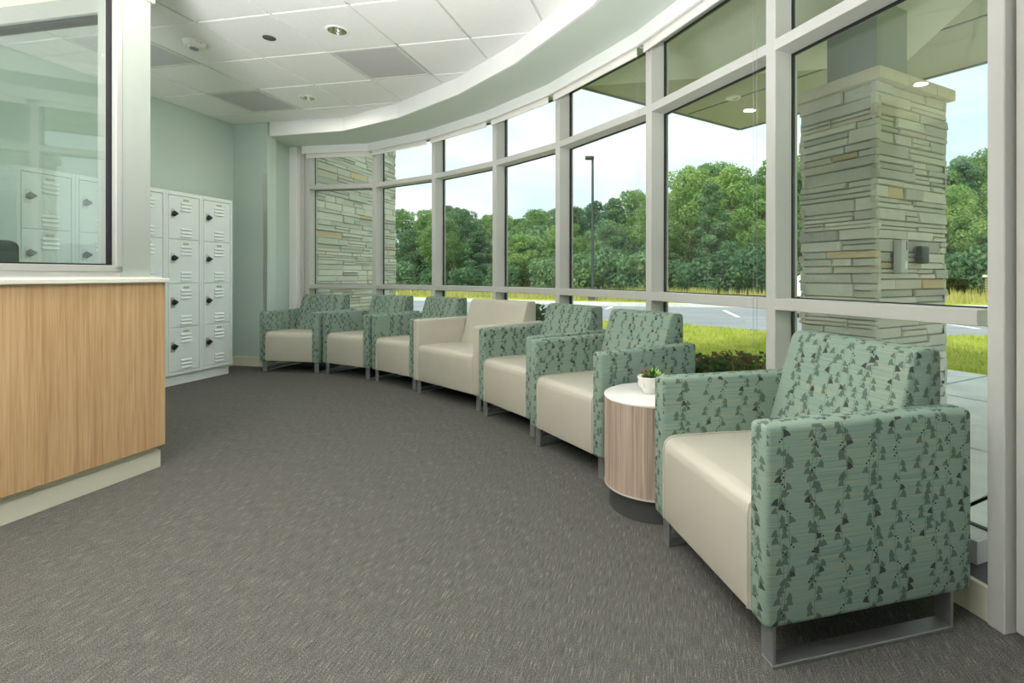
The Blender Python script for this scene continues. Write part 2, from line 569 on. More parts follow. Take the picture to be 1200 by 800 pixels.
# roller shades, rolled up behind the fascia, hem bars showing below it
ordinal = ['left end', 'second', 'third', 'fourth', 'fifth', 'sixth', 'near']
SL = ['beside the far wall', 'just right of the stone wall corner', 'above the beige armchair, left of it', 'left of the lamp pole view', 'in front of the lamp pole view', 'with the bead chain near the canopy corner', 'in front of the stone pier']
for i in range(7):
    A2 = offs(MP, -0.045)
    p, q = A2[i], A2[i + 1]
    ang, L = local_frame(p, q)
    root = empty('roller_shade', (p.x, p.y, 0), ang)
    tag(root, ['rolled-up white roller shade over the window bay beside the left end wall',
               'rolled-up white roller shade over the second bay from the left, where the stone wall ends',
               'rolled-up white roller shade over the third window bay from the left end',
               'rolled-up white roller shade over the bay just left of the lamp pole',
               'rolled-up white roller shade over the bay where the tall lamp pole shows',
               'rolled-up white roller shade over the bay where the canopy corner shows',
               'rolled-up white roller shade over the nearest bay, before the stone pier'][i], 'window shade', 'roller shades along the curved window')
    bm = B()
    tube(bm, (0.03, 0, 2.685), (L - 0.03, 0, 2.685), 0.022, seg=12)
    mesh_obj('roller_tube', bm, MAT['shade'], root, 40)
    bm = B()
    box(bm, 0.04, L - 0.04, -0.0235, -0.0215, 2.60, 2.685)
    mesh_obj('cloth', bm, MAT['shade'], root)
    bm = B()
    box(bm, 0.04, L - 0.04, -0.028, -0.015, 2.588, 2.606, 0.003, 2)
    mesh_obj('hem_bar', bm, MAT['shade'], root)
    for x in (0.012, L - 0.03):
        bm = B()
        box(bm, x, x + 0.018, -0.03, 0.03, 2.645, 2.728, 0.003, 1)
        mesh_obj('bracket', bm, MAT['alu'], root)
    if i in (4, 5):
        bm = B()
        x = L - 0.055
        for dy in (-0.012, 0.012):
            tube(bm, (x, dy, 0.72), (x, dy, 2.67), 0.0008, seg=5)
            z = 0.72
            while z < 2.67:
                bmesh.ops.create_icosphere(bm, subdivisions=1, radius=0.0019, matrix=Matrix.Translation((x, dy, z)))
                z += 0.012
        mesh_obj('bead_chain', bm, MAT['steel'], root, 60)

# curb below the windows (skirting), ledge behind it
MPC = MP[:8] + [MP[7].lerp(MP[8], 0.10)]
curb_in = offs(MPC, -0.10)
curb_in2 = offs(MPC, -0.08)
bm = B()
ribbon(bm, curb_in, curb_in2, 0.0, 0.105)
struct('baseboard_window', bm, MAT['paint_cream'])
bm = B()
ribbon(bm, curb_in2, offs(MPC, 0.30), -0.02, 0.104)
struct('trim_1', bm, MAT['plinth'])
# shade pocket fascia
bm = B()
FA, FB = offs(MP, -0.105), offs(MP, -0.085)
ribbon(bm, FA, FB, 2.638, SOFF + 0.002)
struct('trim_2', bm, MAT['paint_white'])
# bulkhead face and green soffit
bm = B()
BB = offs(BP, 0.02)
ribbon(bm, BP, BB, SOFF, CEIL + 0.02)
struct('trim_3', bm, MAT['paint_white'])
bm = B()
OUT = offs(MP, 0.20)
ribbon(bm, offs(BP, 0.021), OUT, SOFF + 0.001, SOFF + 0.04)
prism(bm, [BP[0], OUT[0], OUT[0] + Vector((-0.6, 0.1)), BP[0] + Vector((-0.06, 0.12))], SOFF + 0.001, SOFF + 0.04)
struct('trim_4', bm, MAT['soffit_green'])
# wall band above the glass and roof slab
bm = B()
ribbon(bm, offs(MP, 0.02), offs(MP, 0.22), SOFF + 0.04, 3.55)
struct('wall_window_head', bm, MAT['canopy_edge'])

# jamb trim at the left end of the windows
p, q = MP[0], MP[1]
ang, L = local_frame(p, q)
r = empty('trim_5', (p.x, p.y, 0), ang)
r['kind'] = 'structure'
bm = B()
box(bm, -0.20, -0.085, -0.085, 0.10, 0.0, SOFF + 0.0, 0.004, 1)
struct('casing', bm, MAT['paint_white'], r)
bm = B()
box(bm, -0.085, -0.032, -0.02, 0.14, 0.0, SOFF, 0.003, 1)
struct('jamb', bm, MAT['alu'], r)
jl = Vector((p.x, p.y)) + Vector((math.cos(ang), math.sin(ang))) * (-0.20)
jin = jl + Vector((math.sin(ang), -math.cos(ang))) * 0.05
jo = jl - Vector((math.sin(ang), -math.cos(ang))) * 0.15

# ------------------------------------------------------------------ walls
WL = -5.18
ABK = 5.235
V0 = W(-4.715, ABK)
bm = B()
prism(bm, [W(WL, -4.0).xy, W(WL, ABK + 0.15).xy, W(WL - 0.15, ABK + 0.15).xy, W(WL - 0.15, -4.0).xy], 0, CEIL + 0.1)
struct('wall_left', bm, MAT['wall_green'])
bm = B()
v0 = V0.xy
prism(bm, [W(WL, ABK).xy, v0, W(-4.72, ABK + 0.15).xy, W(WL, ABK + 0.15).xy], 0, CEIL + 0.1)
struct('wall_back', bm, MAT['wall_green'])
bm = B()
d = (jin - v0).normalized()
nn = Vector((-d.y, d.x))
prism(bm, [v0, jin, jo, v0 + Vector((-0.12, 0.14))], 0, SOFF + 0.02)
struct('wall_return', bm, MAT['wall_green'])
bm = B()
tt = 0.014
prism(bm, [W(WL + tt, 4.0).xy, W(WL + tt, ABK - tt).xy, W(WL, ABK - tt).xy, W(WL, 4.0).xy], 0, 0.11)
struct('baseboard_left', bm, MAT['paint_cream'])
bm = B()
prism(bm, [W(WL + tt, ABK - tt).xy, v0 + Vector((AX, AY)) * (-tt), v0, W(WL + tt, ABK).xy], 0, 0.11)
prism(bm, [v0, v0 - nn * tt, jin - nn * tt, jin], 0, 0.11)
struct('baseboard_back', bm, MAT['paint_cream'])
# stainless corner guard on the outside corner
bm = B()
w2 = 0.045
c0 = v0
a_in = Vector((-NX, -NY))
prism(bm, [c0 + a_in * w2, c0 + a_in * w2 - Vector((AX, AY)) * 0.004, c0 - Vector((AX, AY)) * 0.004 - nn * 0.004, c0 + d * w2 - nn * 0.004, c0 + d * w2, c0], 0.11, 2.29)
g = mesh_obj('corner_guard', bm, MAT['stainless'])
tag(g, 'tall narrow stainless steel guard on the green wall corner left of the windows', 'corner guard')

# walls behind the viewpoint
bm = B()
prism(bm, [(1.64, 0.46), (1.80, -0.4), (1.80, -4.2), (1.95, -4.2), (1.95, -0.4), (1.79, 0.48)], 0, CEIL + 0.1)
struct('wall_right', bm, MAT['wall_green'])
bm = B()
prism(bm, [W(WL, -4.0).xy, (1.95, -4.2), (1.95, -4.35), W(WL, -4.15).xy], 0, CEIL + 0.1)
struct('wall_rear', bm, MAT['wall_green'])

# floor
bm = B()
pts = [Vector(p) for p in offs(MP, 0.06)]
poly = pts + [Vector((1.9, -0.4)), Vector((1.9, -4.2)), W(-5.2, -4.0).xy, W(-5.2, 5.3).xy, W(-4.6, 5.6).xy]
a = [bm.verts.new((p.x, p.y, 0)) for p in poly]
b2 = [bm.verts.new((p.x, p.y, -0.06)) for p in poly]
bm.faces.new(a)
bm.faces.new(b2[::-1])
for i in range(len(poly)):
    bm.faces.new([a[i], a[(i + 1) % len(poly)], b2[(i + 1) % len(poly)], b2[i]])
struct('floor', bm, MAT['carpet'])
# roof slab that closes the room from above
bm = B()
poly = [Vector(p) for p in offs(MP, 0.21)] + [Vector((1.9, -0.4)), Vector((1.9, -4.2)), W(-5.3, -4.0).xy, W(-5.3, 5.4).xy, W(-4.6, 5.7).xy]
prism(bm, poly, 3.50, 3.60)
struct('ceiling_slab', bm, MAT['canopy_edge'])

# ------------------------------------------------------------------ ceiling grid
T = 0.6096
TN0 = -2.69 * NX + 3.662 * NY      # tile corner i=0, j=0 in building axes
TA0 = -2.69 * AX + 3.662 * AY


def inside_ceiling(c):
    """room side of the bulkhead line"""
    for i in range(len(BP) - 1):
        n = outn(BP[i], BP[i + 1])
        if (c - BP[i]).dot(n) > 0.45:
            return False
    return True


bm = B()
bt = B()
BACK = ABK - 0.0
CANS = {(1, 0), (-1, 2)}
used_panels = {(-2, 0), (-2, 2), (1, 1)}
for i in range(-5, 9):
    for j in range(-12, 6):
        n0, a0 = TN0 + i * T, TA0 + j * T
        n1, a1 = n0 + T, min(a0 + T, BACK)
        n0c = max(n0, WL)
        if n1 <= WL + 0.01 or a1 - a0 < 0.02:
            continue
        if not inside_ceiling(W((n0 + n1) / 2, (a0 + a1) / 2).xy):
            continue
        g = 0.010
        if (i, j) not in used_panels:
            A_ = [(n0c + g, a0 + g), (n1 - g, a0 + g), (n1 - g, a1 - g), (n0c + g, a1 - g)]
            lo = [bm.verts.new(W(x, y, CEIL)) for x, y in A_]
            h = 0.001
            A2 = [(n0c + g - h, a0 + g - h), (n1 - g + h, a0 + g - h), (n1 - g + h, a1 - g + h), (n0c + g - h, a1 - g + h)]
            hi = [bm.verts.new(W(x, y, CEIL + 0.014)) for x, y in A2]
            if (i, j) in CANS:
                cx_, cy_ = n0 + T / 2, a0 + T / 2
                hs_ = T / 2 - g
                ring, sq = [], []
                for k in range(32):
                    an = 2 * PI * k / 32 + PI / 4
                    c_, s_ = math.cos(an), math.sin(an)
                    m_ = max(abs(c_), abs(s_))
                    ring.append(bm.verts.new(W(cx_ + 0.078 * c_, cy_ + 0.078 * s_, CEIL)))
                    sq.append(bm.verts.new(W(cx_ + hs_ * c_ / m_, cy_ + hs_ * s_ / m_, CEIL)))
                for k in range(32):
                    bm.faces.new([ring[k], ring[(k + 1) % 32], sq[(k + 1) % 32], sq[k]])
            else:
                bm.faces.new(lo)
            for k in range(4):
                bm.faces.new([lo[k], lo[(k + 1) % 4], hi[(k + 1) % 4], hi[k]])
        # bars
        for (xa, xb, ya, yb) in ((n0c - g * 1.0, n0c + g * 1.0, a0, a1), (n0c, n1, a0 - g * 1.0, a0 + g * 1.0)):
            q4 = [bt.verts.new(W(x, y, CEIL + 0.011)) for x, y in ((xa, ya), (xb, ya), (xb, yb), (xa, yb))]
            bt.faces.new(q4)
ceil = struct('ceiling', bm, MAT['tile'])
struct('ceiling_grid', bt, MAT['tbar'], ceil)
bm = B()
q4 = [bm.verts.new(W(x, y, CEIL + 0.25)) for x, y in ((-5.4, -4.2), (2.2, -4.2), (2.2, 5.5), (-5.4, 5.5))]
bm.faces.new(q4)
struct('ceiling_backing', bm, MAT['tile'], ceil)


def tile_c(i, j, di=0.5, dj=0.5):
    return TN0 + (i + di) * T, TA0 + (j + dj) * T


# perforated air panels
for (i, j), lab in (((-2, 0), 'dark perforated ceiling air panel behind the white post, left of the smoke detector'),
                    ((-2, 2), 'perforated ceiling air panel nearest the green left wall, above the lockers'),
                    ((1, 1), 'lit perforated ceiling air panel nearest the curved white bulkhead')):
    n, a = tile_c(i, j)
    c = W(n, a, CEIL)
    r = empty('ceiling_vent', c, -TH)
    tag(r, lab, 'ceiling vent', 'perforated air panels in the ceiling')
    h = T / 2 - 0.004
    bm = B()
    for s in ((-h, h, -h, -h + 0.03), (-h, h, h - 0.03, h), (-h, -h + 0.03, -h + 0.03, h - 0.03), (h - 0.03, h, -h + 0.03, h - 0.03)):
        box(bm, s[0], s[1], s[2], s[3], -0.004, 0.008, 0.002, 1)
    mesh_obj('frame', bm, MAT['tbar'], r)
    bm = B()
    box(bm, -h + 0.03, h - 0.03, -h + 0.03, h - 0.03, 0.0, 0.006)
    mesh_obj('perforated_face', bm, MAT['perf'], r)

# recessed downlights
downs = [(1, 0, 'round recessed downlight in the tile in front of the lit air panel'),
         (-1, 2, 'round recessed downlight farther back, beside the air panel above the lockers')]
extra = [(-1, -4), (1, -4), (3, -4), (1, -2), (-1, -6), (1, -6), (3, -6), (2, -8), (0, -8)]  # unseen lamps without fixtures, added to brighten the room
for k, (i, j, lab) in enumerate(downs):
    n, a = tile_c(i, j)
    r = empty('downlight', W(n, a, CEIL), -TH)
    tag(r, lab, 'ceiling light', 'recessed downlights')
    bm = B()
    lathe(bm, [(0.066, -0.004), (0.080, -0.005), (0.086, -0.002), (0.086, 0.0)], 40, cap=False)
    mesh_obj('trim_ring', bm, MAT['paint_white'], r, 40)
    bm = B()
    lathe(bm, [(0.068, -0.004), (0.066, 0.01), (0.058, 0.08), (0.040, 0.12)], 40, cap=False)
    mesh_obj('reflector', bm, MAT['chrome'], r, 60)
    bm = B()
    lathe(bm, [(0.001, 0.12), (0.040, 0.12)], 30, cap=False)
    mesh_obj('lamp', bm, MAT['ceramic'], r)


# smoke detector
n, a = tile_c(-1, 0, 0.52, 0.42)
r = empty('smoke_detector', W(n, a, CEIL), -TH)
tag(r, 'round white smoke detector with red lettering on the ceiling', 'smoke detector')
bm = B()
lathe(bm, [(0.078, 0.0), (0.078, -0.012), (0.072, -0.026), (0.060, -0.034), (0.040, -0.036), (0.038, -0.046)], 48)
mesh_obj('body', bm, MAT['paint_white'], r, 50)
bm = B()
lathe(bm, [(0.030, -0.046), (0.028, -0.058), (0.016, -0.064)], 24)
mesh_obj('sensor_chamber', bm, MAT['steel'], r, 40)
bm = B()
for k in range(4):
    an = -0.55 + k * 0.3
    box(bm, 0.0755 * math.cos(an) - 0.003, 0.0755 * math.cos(an) + 0.003, 0.0755 * math.sin(an) - 0.003, 0.0755 * math.sin(an) + 0.003, -0.0235, -0.012)
bm.clear()


def strokes(bm, ch, x, w, h):
    """thin bar letters; returns rectangles (x0,x1,z0,z1)"""
    t = w * 0.22
    R = {'F': [(0, t, 0, h), (0, w, h - t, h), (0, w * .8, h * .5 - t / 2, h * .5 + t / 2)],
         'I': [(w / 2 - t / 2, w / 2 + t / 2, 0, h)],
         'R': [(0, t, 0, h), (0, w, h - t, h), (w - t, w, h * .5, h), (0, w, h * .5 - t / 2, h * .5 + t / 2), (w * .55, w * .55 + t, 0, h * .5)],
         'E': [(0, t, 0, h), (0, w, h - t, h), (0, w * .8, h * .5 - t / 2, h * .5 + t / 2), (0, w, 0, t)]}[ch]
    return [(x + a_, x + b_, c_, d_) for a_, b_, c_, d_ in R]


bm = B()
for base_an in (-0.25, -2.35):
    for k, ch in enumerate('FIRE'):
        for (xa, xb, za, zb) in strokes(bm, ch, k * 0.0105, 0.0075, 0.013):
            vs = []
            for (xx, zz) in ((xa, za), (xb, za), (xb, zb), (xa, zb)):
                an = base_an - 0.28 + xx / 0.075
                rr = 0.0788 - max(0.0, (0.013 - zz)) * 0.0 - 0.0
                tz = -0.0245 + zz
                rad = 0.0786 if tz > -0.012 else 0.0786 - (-0.012 - tz) / 0.014 * 0.006
                vs.append(bm.verts.new((rad * math.cos(an), rad * math.sin(an), tz)))
            bm.faces.new(vs)
    mesh_obj('lettering', bm, MAT['red'], r)
    bm = B()
bm.free()
# dark disc
n, a = tile_c(0, 0, 0.55, 0.5)
bm = B()
lathe(bm, [(0.046, 0.0), (0.046, -0.004), (0.042, -0.007), (0.002, -0.008)], 36)
o = mesh_obj('sprinkler_cover', bm, MAT['discgrey'], None, 40)
o.location = W(n, a, CEIL)
tag(o, 'small dark grey round disc set in the ceiling right of the smoke detector', 'sprinkler cover')

# ------------------------------------------------------------------ reception counter and glass corner
CN, CA = -2.842, 2.385            # front of base, far end
r = empty('reception_counter', W(CN, CA, 0), -TH)
tag(r, 'oak front reception counter with white sill on a cream base', 'reception counter')


def bxn(bm, n0, n1, a0, a1, z0, z1, bev=0.0, seg=2):
    """box in counter axes: local x = n - CN, local y = a - CA"""
    box(bm, n0 - CN, n1 - CN, a0 - CA, a1 - CA, z0, z1, bev, seg)


bm = B()
bxn(bm, CN - 0.13, CN, -1.6, CA, 0.0, 0.093, 0.0)
bxn(bm, CN - 0.12, CN - 0.004, -1.6, CA - 0.004, 0.093, 0.101, 0.003, 1)
mesh_obj('base', bm, MAT['paint_cream'], r)
bm = B()
bxn(bm, CN - 0.11, CN - 0.012, -1.6, CA - 0.02, 0.10, 0.14)
mesh_obj('recess', bm, MAT['paint_cream'], r)
bm = B()
bxn(bm, CN - 0.13, CN + 0.028, -1.6, CA + 0.004, 0.128, 1.040, 0.0015, 1)
mesh_obj('wood_panel', bm, MAT['oak'], r)
bm = B()
bxn(bm, CN - 0.42, CN + 0.046, -1.6, CA + 0.016, 1.040, 1.064, 0.004, 2)
bxn(bm, CN - 0.42, CN + 0.036, -1.6, CA - 0.02, 1.064, 1.071, 0.003, 2)
mesh_obj('sill', bm, MAT['sillstone'], r)
# partition above: corner post, header, frames
GA = 2.275                       # plane of the end screen
r = empty('trim_6', W(CN, CA, 0), -TH)
r['kind'] = 'structure'
FN = CN - 0.015                  # front face of the post
bm = B()
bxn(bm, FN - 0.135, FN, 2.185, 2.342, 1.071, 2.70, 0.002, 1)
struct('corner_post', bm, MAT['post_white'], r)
bm = B()
bxn(bm, FN - 0.135, FN, -1.6, 2.185, 2.645, CEIL + 0.01)
bxn(bm, FN - 0.15, FN + 0.012, -1.6, 2.36, 2.60, 2.625, 0.003, 1)
bxn(bm, FN - 0.135, FN, 2.185, 2.342, 2.62, CEIL + 0.01)
bxn(bm, -5.16, FN - 0.135, 2.22, 2.33, 2.60, CEIL + 0.01)
struct('header', bm, MAT['paint_cream'], r)
bm = B()
bxn(bm, FN - 0.135, FN - 0.001, -1.6, 2.185, 1.071, 1.105)
bxn(bm, FN - 0.12, FN + 0.004, -1.6, 2.19, 1.100, 1.132, 0.002, 1)
bxn(bm, FN - 0.12, FN + 0.004, 2.160, 2.19, 1.10, 2.645, 0.002, 1)
bxn(bm, FN - 0.12, FN + 0.004, -1.6, 2.19, 2.605, 2.645, 0.002, 1)
struct('front_screen_frame', bm, MAT['screenmetal'], r)
bm = B()
bxn(bm, FN - 0.050, FN - 0.026, 2.148, 2.160, 1.132, 2.605)
bxn(bm, FN - 0.050, FN - 0.026, -1.6, 2.160, 1.132, 1.140)
bxn(bm, FN - 0.050, FN - 0.026, -1.6, 2.160, 2.592, 2.605)
struct('front_screen_gasket', bm, MAT['gasket'], r)
bm = B()
bxn(bm, FN - 0.045, FN - 0.035, -1.6, 2.134, 1.14, 2.595)
struct('front_screen_pane', bm, MAT['screen_glass'], r)
# end screen, at right angles to the first
bm = B()
bxn(bm, FN - 0.19, FN - 0.135, 2.22, 2.33, 1.071, 2.60, 0.002, 1)
bxn(bm, -5.16, FN - 0.135, 2.22, 2.33, 2.505, 2.60, 0.002, 1)
bxn(bm, -5.16, FN - 0.135, 2.22, 2.33, 1.07, 1.135, 0.002, 1)
struct('end_screen_frame', bm, MAT['screenmetal'], r)
bm = B()
bxn(bm, -5.16, FN - 0.19, 2.24, 2.30, 2.485, 2.505)
bxn(bm, -5.16, FN - 0.19, 2.24, 2.30, 1.135, 1.145)
struct('end_screen_gasket', bm, MAT['gasket'], r)
bm = B()
bxn(bm, -5.16, FN - 0.19, 2.265, 2.275, 1.145, 2.487)
struct('end_screen_pane', bm, MAT['screen_glass'], r)
bm = B()
bxn(bm, -5.16, CN - 0.13, 2.22, 2.33, 0.0, 1.07)
struct('end_screen_wall', bm, MAT['wall_green'], r)

# office chair behind the screen
r = empty('office_chair', W(-3.30, 1.93, 0), 1.374)
tag(r, 'dark grey high-backed office chair behind the reception glass', 'office chair')
bm = B()
box(bm, -0.24, 0.24, 0.20, 0.29, 0.62, 1.27, 0.04, 4)
mesh_obj('backrest', bm, MAT['chairdark'], r, 50)
bm = B()
box(bm, -0.25, 0.25, -0.25, 0.24, 0.44, 0.53, 0.035, 4)
mesh_obj('seat', bm, MAT['chairdark'], r, 50)
bm = B()
tube(bm, (0, 0, 0.10), (0, 0, 0.45), 0.028, seg=14)
mesh_obj('gas_column', bm, MAT['black'], r, 40)
bm = B()
box(bm, -0.03, 0.03, 0.22, 0.30, 0.42, 0.70, 0.008, 2)
box(bm, -0.03, 0.03, 0.0, 0.28, 0.415, 0.44, 0.006, 2)
mesh_obj('back_bracket', bm, MAT['black'], r)
bm = B()
for k in range(5):
    an = 2 * PI * k / 5 + 0.3
    tube(bm, (0.02 * math.cos(an), 0.02 * math.sin(an), 0.11), (0.29 * math.cos(an), 0.29 * math.sin(an), 0.075), 0.024, 0.016, 8)
mesh_obj('star_base', bm, MAT['black'], r, 40)
for k in range(5):
    an = 2 * PI * k / 5 + 0.3
    bm = B()
    tube(bm, (0.29 * math.cos(an) - 0.02 * math.sin(an), 0.29 * math.sin(an) + 0.02 * math.cos(an), 0.03), (0.29 * math.cos(an) + 0.02 * math.sin(an), 0.29 * math.sin(an) - 0.02 * math.cos(an), 0.03), 0.03, seg=14)
    tube(bm, (0.29 * math.cos(an), 0.29 * math.sin(an), 0.03), (0.29 * math.cos(an), 0.29 * math.sin(an), 0.08), 0.007, seg=6)
    mesh_obj('caster', bm, MAT['black'], r, 40)

# ------------------------------------------------------------------ lockers
LN = -4.792
LP = 0.380
LEND = 4.833
LB, LT = 0.098, 1.905
DH = (LT - LB - 0.07) / 4
lock_labels = ['pale grey four-door locker column at the right end, nearest the wall corner',
               'pale grey four-door locker column second from the right end of the row',
               'pale grey locker column third from the right end, partly hidden by the white post',
               'pale grey locker column fully behind glass, between the post and the leftmost column',
               'pale grey locker column at the left end of the row, seen through the glass']


def make_locker():
    # local x: along the row (towards the far end), local y: into the wall; front at y = 0
    r = empty('locker')
    bm = B()
    w = LP
    box(bm, 0.0005, w - 0.0005, 0.02, 0.36, LB, LT)
    # face frame
    for s in ((0.0005, 0.024, LB, LT), (w - 0.024, w - 0.0005, LB, LT), (0.024, w - 0.024, LT - 0.038, LT), (0.024, w - 0.024, LB, LB + 0.032)):
        box(bm, s[0], s[1], 0.0, 0.0205, s[2], s[3], 0.0025, 1)
    for k in range(1, 4):
        z = LB + 0.032 + k * DH
        box(bm, 0.024, w - 0.024, 0.008, 0.0205, z - 0.003, z + 0.003)
    mesh_obj('body', bm, MAT['locker'], r)
    for k in range(4):
        z0 = LB + 0.032 + k * DH
        za, zb = z0 + 0.004, z0 + DH - 0.004
        xa, xb = 0.028, w - 0.028
        bm = B()
        box(bm, xa, xb, 0.001, 0.019, za, zb, 0.003, 1)
        xc = (xa + xb) / 2 + 0.02
        for zc in (zb - 0.055, za + 0.115):
            for m in range(3):
                zz = zc - m * 0.035
                hw = 0.058
                # pressed louvre: a hood that stands out at its lower edge
                v = [bm.verts.new(c) for c in ((xc - hw, 0.0005, zz), (xc + hw, 0.0005, zz), (xc + hw * 0.95, -0.0095, zz - 0.020), (xc - hw * 0.95, -0.0095, zz - 0.020), (xc - hw, 0.0005, zz - 0.021), (xc + hw, 0.0005, zz - 0.021))]
                bm.faces.new([v[0], v[1], v[2], v[3]])
                bm.faces.new([v[3], v[2], v[5], v[4]])
                bm.faces.new([v[0], v[3], v[4]])
                bm.faces.new([v[1], v[5], v[2]])
        dr = mesh_obj('door', bm, MAT['locker'], r)
        zc = (za + zb) / 2 + 0.035
        bm = B()
        box(bm, xa + 0.022, xa + 0.062, -0.003, 0.002, zc - 0.05, zc + 0.05, 0.0015, 1)
        mesh_obj('latch_plate', bm, MAT['stainless'], dr)
        bm = B()
        cx_, cz_ = xa + 0.050, zc
        bmx = bmesh.new()
        lathe(bmx, [(0.021, 0.0), (0.024, 0.004), (0.024, 0.016), (0.019, 0.022), (0.004, 0.024)], 24)
        bmesh.ops.transform(bmx, matrix=Matrix.Translation((cx_, -0.003, cz_)) @ Matrix.Rotation(PI / 2, 4, 'X'), verts=bmx.verts[:])
        tmp = bpy.data.meshes.new('t')
        bmx.to_mesh(tmp)
        bmx.free()
        bm.from_mesh(tmp)
        bpy.data.meshes.remove(tmp)
        prism2 = [(cx_ - 0.028, cz_ - 0.012), (cx_ - 0.006, cz_ - 0.030), (cx_ + 0.034, cz_ - 0.004), (cx_ + 0.034, cz_ + 0.006), (cx_ - 0.004, cz_ + 0.028)]
        fa = [bm.verts.new((x, -0.006, z)) for x, z in prism2]
        fb = [bm.verts.new((x, -0.020, z)) for x, z in prism2]
        bm.faces.new(fa)
        bm.faces.new(fb[::-1])
        for m in range(5):
            bm.faces.new([fa[m], fb[m], fb[(m + 1) % 5], fa[(m + 1) % 5]])
        mesh_obj('turn_latch', bm, MAT['black'], dr, 40)
        bm = B()
        box(bm, xc - 0.028, xc + 0.028, -0.0035, 0.002, zb - 0.042, zb - 0.026, 0.001, 1)
        for m in (-0.022, 0.022):
            bmesh.ops.create_icosphere(bm, subdivisions=1, radius=0.0028, matrix=Matrix.Translation((xc + m, -0.0038, zb - 0.034)))
        mesh_obj('number_plate', bm, MAT['plate'], dr)
        for zz in (za + 0.06, zb - 0.12):
            bm = B()
            tube(bm, (xb + 0.003, -0.001, zz), (xb + 0.003, -0.001, zz + 0.06), 0.004, seg=8)
            mesh_obj('hinge', bm, MAT['locker'], dr, 40)
    return r


proto = make_locker()
for k in range(5):
    o = proto if k == 0 else copy_tree(proto)
    o.location = W(LN, LEND - (k + 1) * LP, 0)
    # local x -> +a direction, local y -> -n direction (into the wall)
    o.rotation_euler = (0, 0, math.atan2(AY, AX))
    tag(o, lock_labels[k], 'locker', 'pale grey lockers along the left wall')
bm = B()
prism(bm, [W(LN - 0.018, LEND - 5 * LP).xy, W(LN - 0.018, LEND - 0.035).xy, W(LN - 0.36, LEND - 0.035).xy, W(LN - 0.36, LEND - 5 * LP).xy], 0.0, LB - 0.001)
o = mesh_obj('locker_plinth', bm, MAT['locker'])
bm = B()
c = W(LN - 0.016, LEND - 0.06, 0.035)
tube(bm, c, c + Vector((NX, NY, 0)) * 0.004, 0.005, seg=10)
s_ = mesh_obj('bolt', bm, MAT['steel'])
s_.parent = o
tag(o, 'long low pale grey metal plinth under the row of lockers', 'locker base')


# ------------------------------------------------------------------ lounge chairs
def make_chair(name, Wd, arm_mat, back_mat, seat_mat):
    r = empty(name)
    hw = Wd / 2
    ta = 0.082
    y0, y1 = -0.034, 0.69
    zb, za = 0.121, 0.675
    for s in (-1, 1):
        bm = B()
        xo, xi = s * hw, s * (hw - ta)
        box(bm, min(xo, xi), max(xo, xi), y0, y1, zb, za, 0.020, 4)
        bmesh.ops.translate(bm, verts=bm.verts[:], vec=(0, 0, 0))
        mesh_obj('arm', bm, arm_mat, r, 50, uv=True)
    xi = hw - ta + 0.002
    bm = B()
    # seat: rounded front edge, slopes gently to the back, apron down to the frame
    prof = [(y0 + 0.004, zb + 0.006), (y0 + 0.004, 0.400), (y0 + 0.010, 0.424), (y0 + 0.026, 0.440), (y0 + 0.050, 0.446), (y0 + 0.25, 0.443), (0.50, 0.432), (0.50, zb + 0.006)]
    profile_x(bm, prof, -xi, xi, 0.006, 2)
    st = mesh_obj('seat', bm, seat_mat, r, 50, uv=True)
    # welt along both ends of the seat cushion
    for s in (-1, 1):
        bm = B()
        xx = s * (xi - 0.010)
        path = [Vector((xx, y0 + 0.003, zb + 0.01)), Vector((xx, y0 + 0.003, 0.400)), Vector((xx, y0 + 0.010, 0.426)), Vector((xx, y0 + 0.026, 0.442)), Vector((xx, y0 + 0.050, 0.448)), Vector((xx, y0 + 0.25, 0.445)), Vector((xx, 0.43, 0.436))]
        for a_, b_ in zip(path, path[1:]):
            tube(bm, a_, b_, 0.0042, seg=8)
        mesh_obj('piping', bm, seat_mat, st, 60)
    bm = B()
    prof = [(0.425, 0.420), (0.556, 0.828), (0.570, 0.842), (0.590, 0.848), (0.650, 0.848), (0.664, 0.838), (0.668, 0.82), (0.668, zb + 0.004), (0.43, zb + 0.004)]
    profile_x(bm, prof, -xi + 0.002, xi - 0.002, 0.012, 3)
    mesh_obj('backrest', bm, back_mat, r, 50, uv=True)
    # sled feet of flat bar
    for s in (-1, 1):
        bm = B()
        x1 = s * (hw - 0.018)
        x0 = s * (hw - 0.072)
        xa, xb = min(x0, x1), max(x0, x1)
        t = 0.011
        fy0, fy1 = 0.0, 0.635
        box(bm, xa, xb, fy0, fy1, 0.0, t, 0.0015, 1)
        box(bm, xa, xb, fy0, fy0 + t, t, zb + 0.004, 0.0015, 1)
        box(bm, xa, xb, fy1 - t, fy1, t, zb + 0.004, 0.0015, 1)
        mesh_obj('sled_leg', bm, MAT['steel'], r)
    # dark underframe
    bm = B()
    box(bm, -xi, xi, 0.03, 0.63, zb - 0.012, zb + 0.003)
    mesh_obj('underframe', bm, MAT['black'], r)
    return r


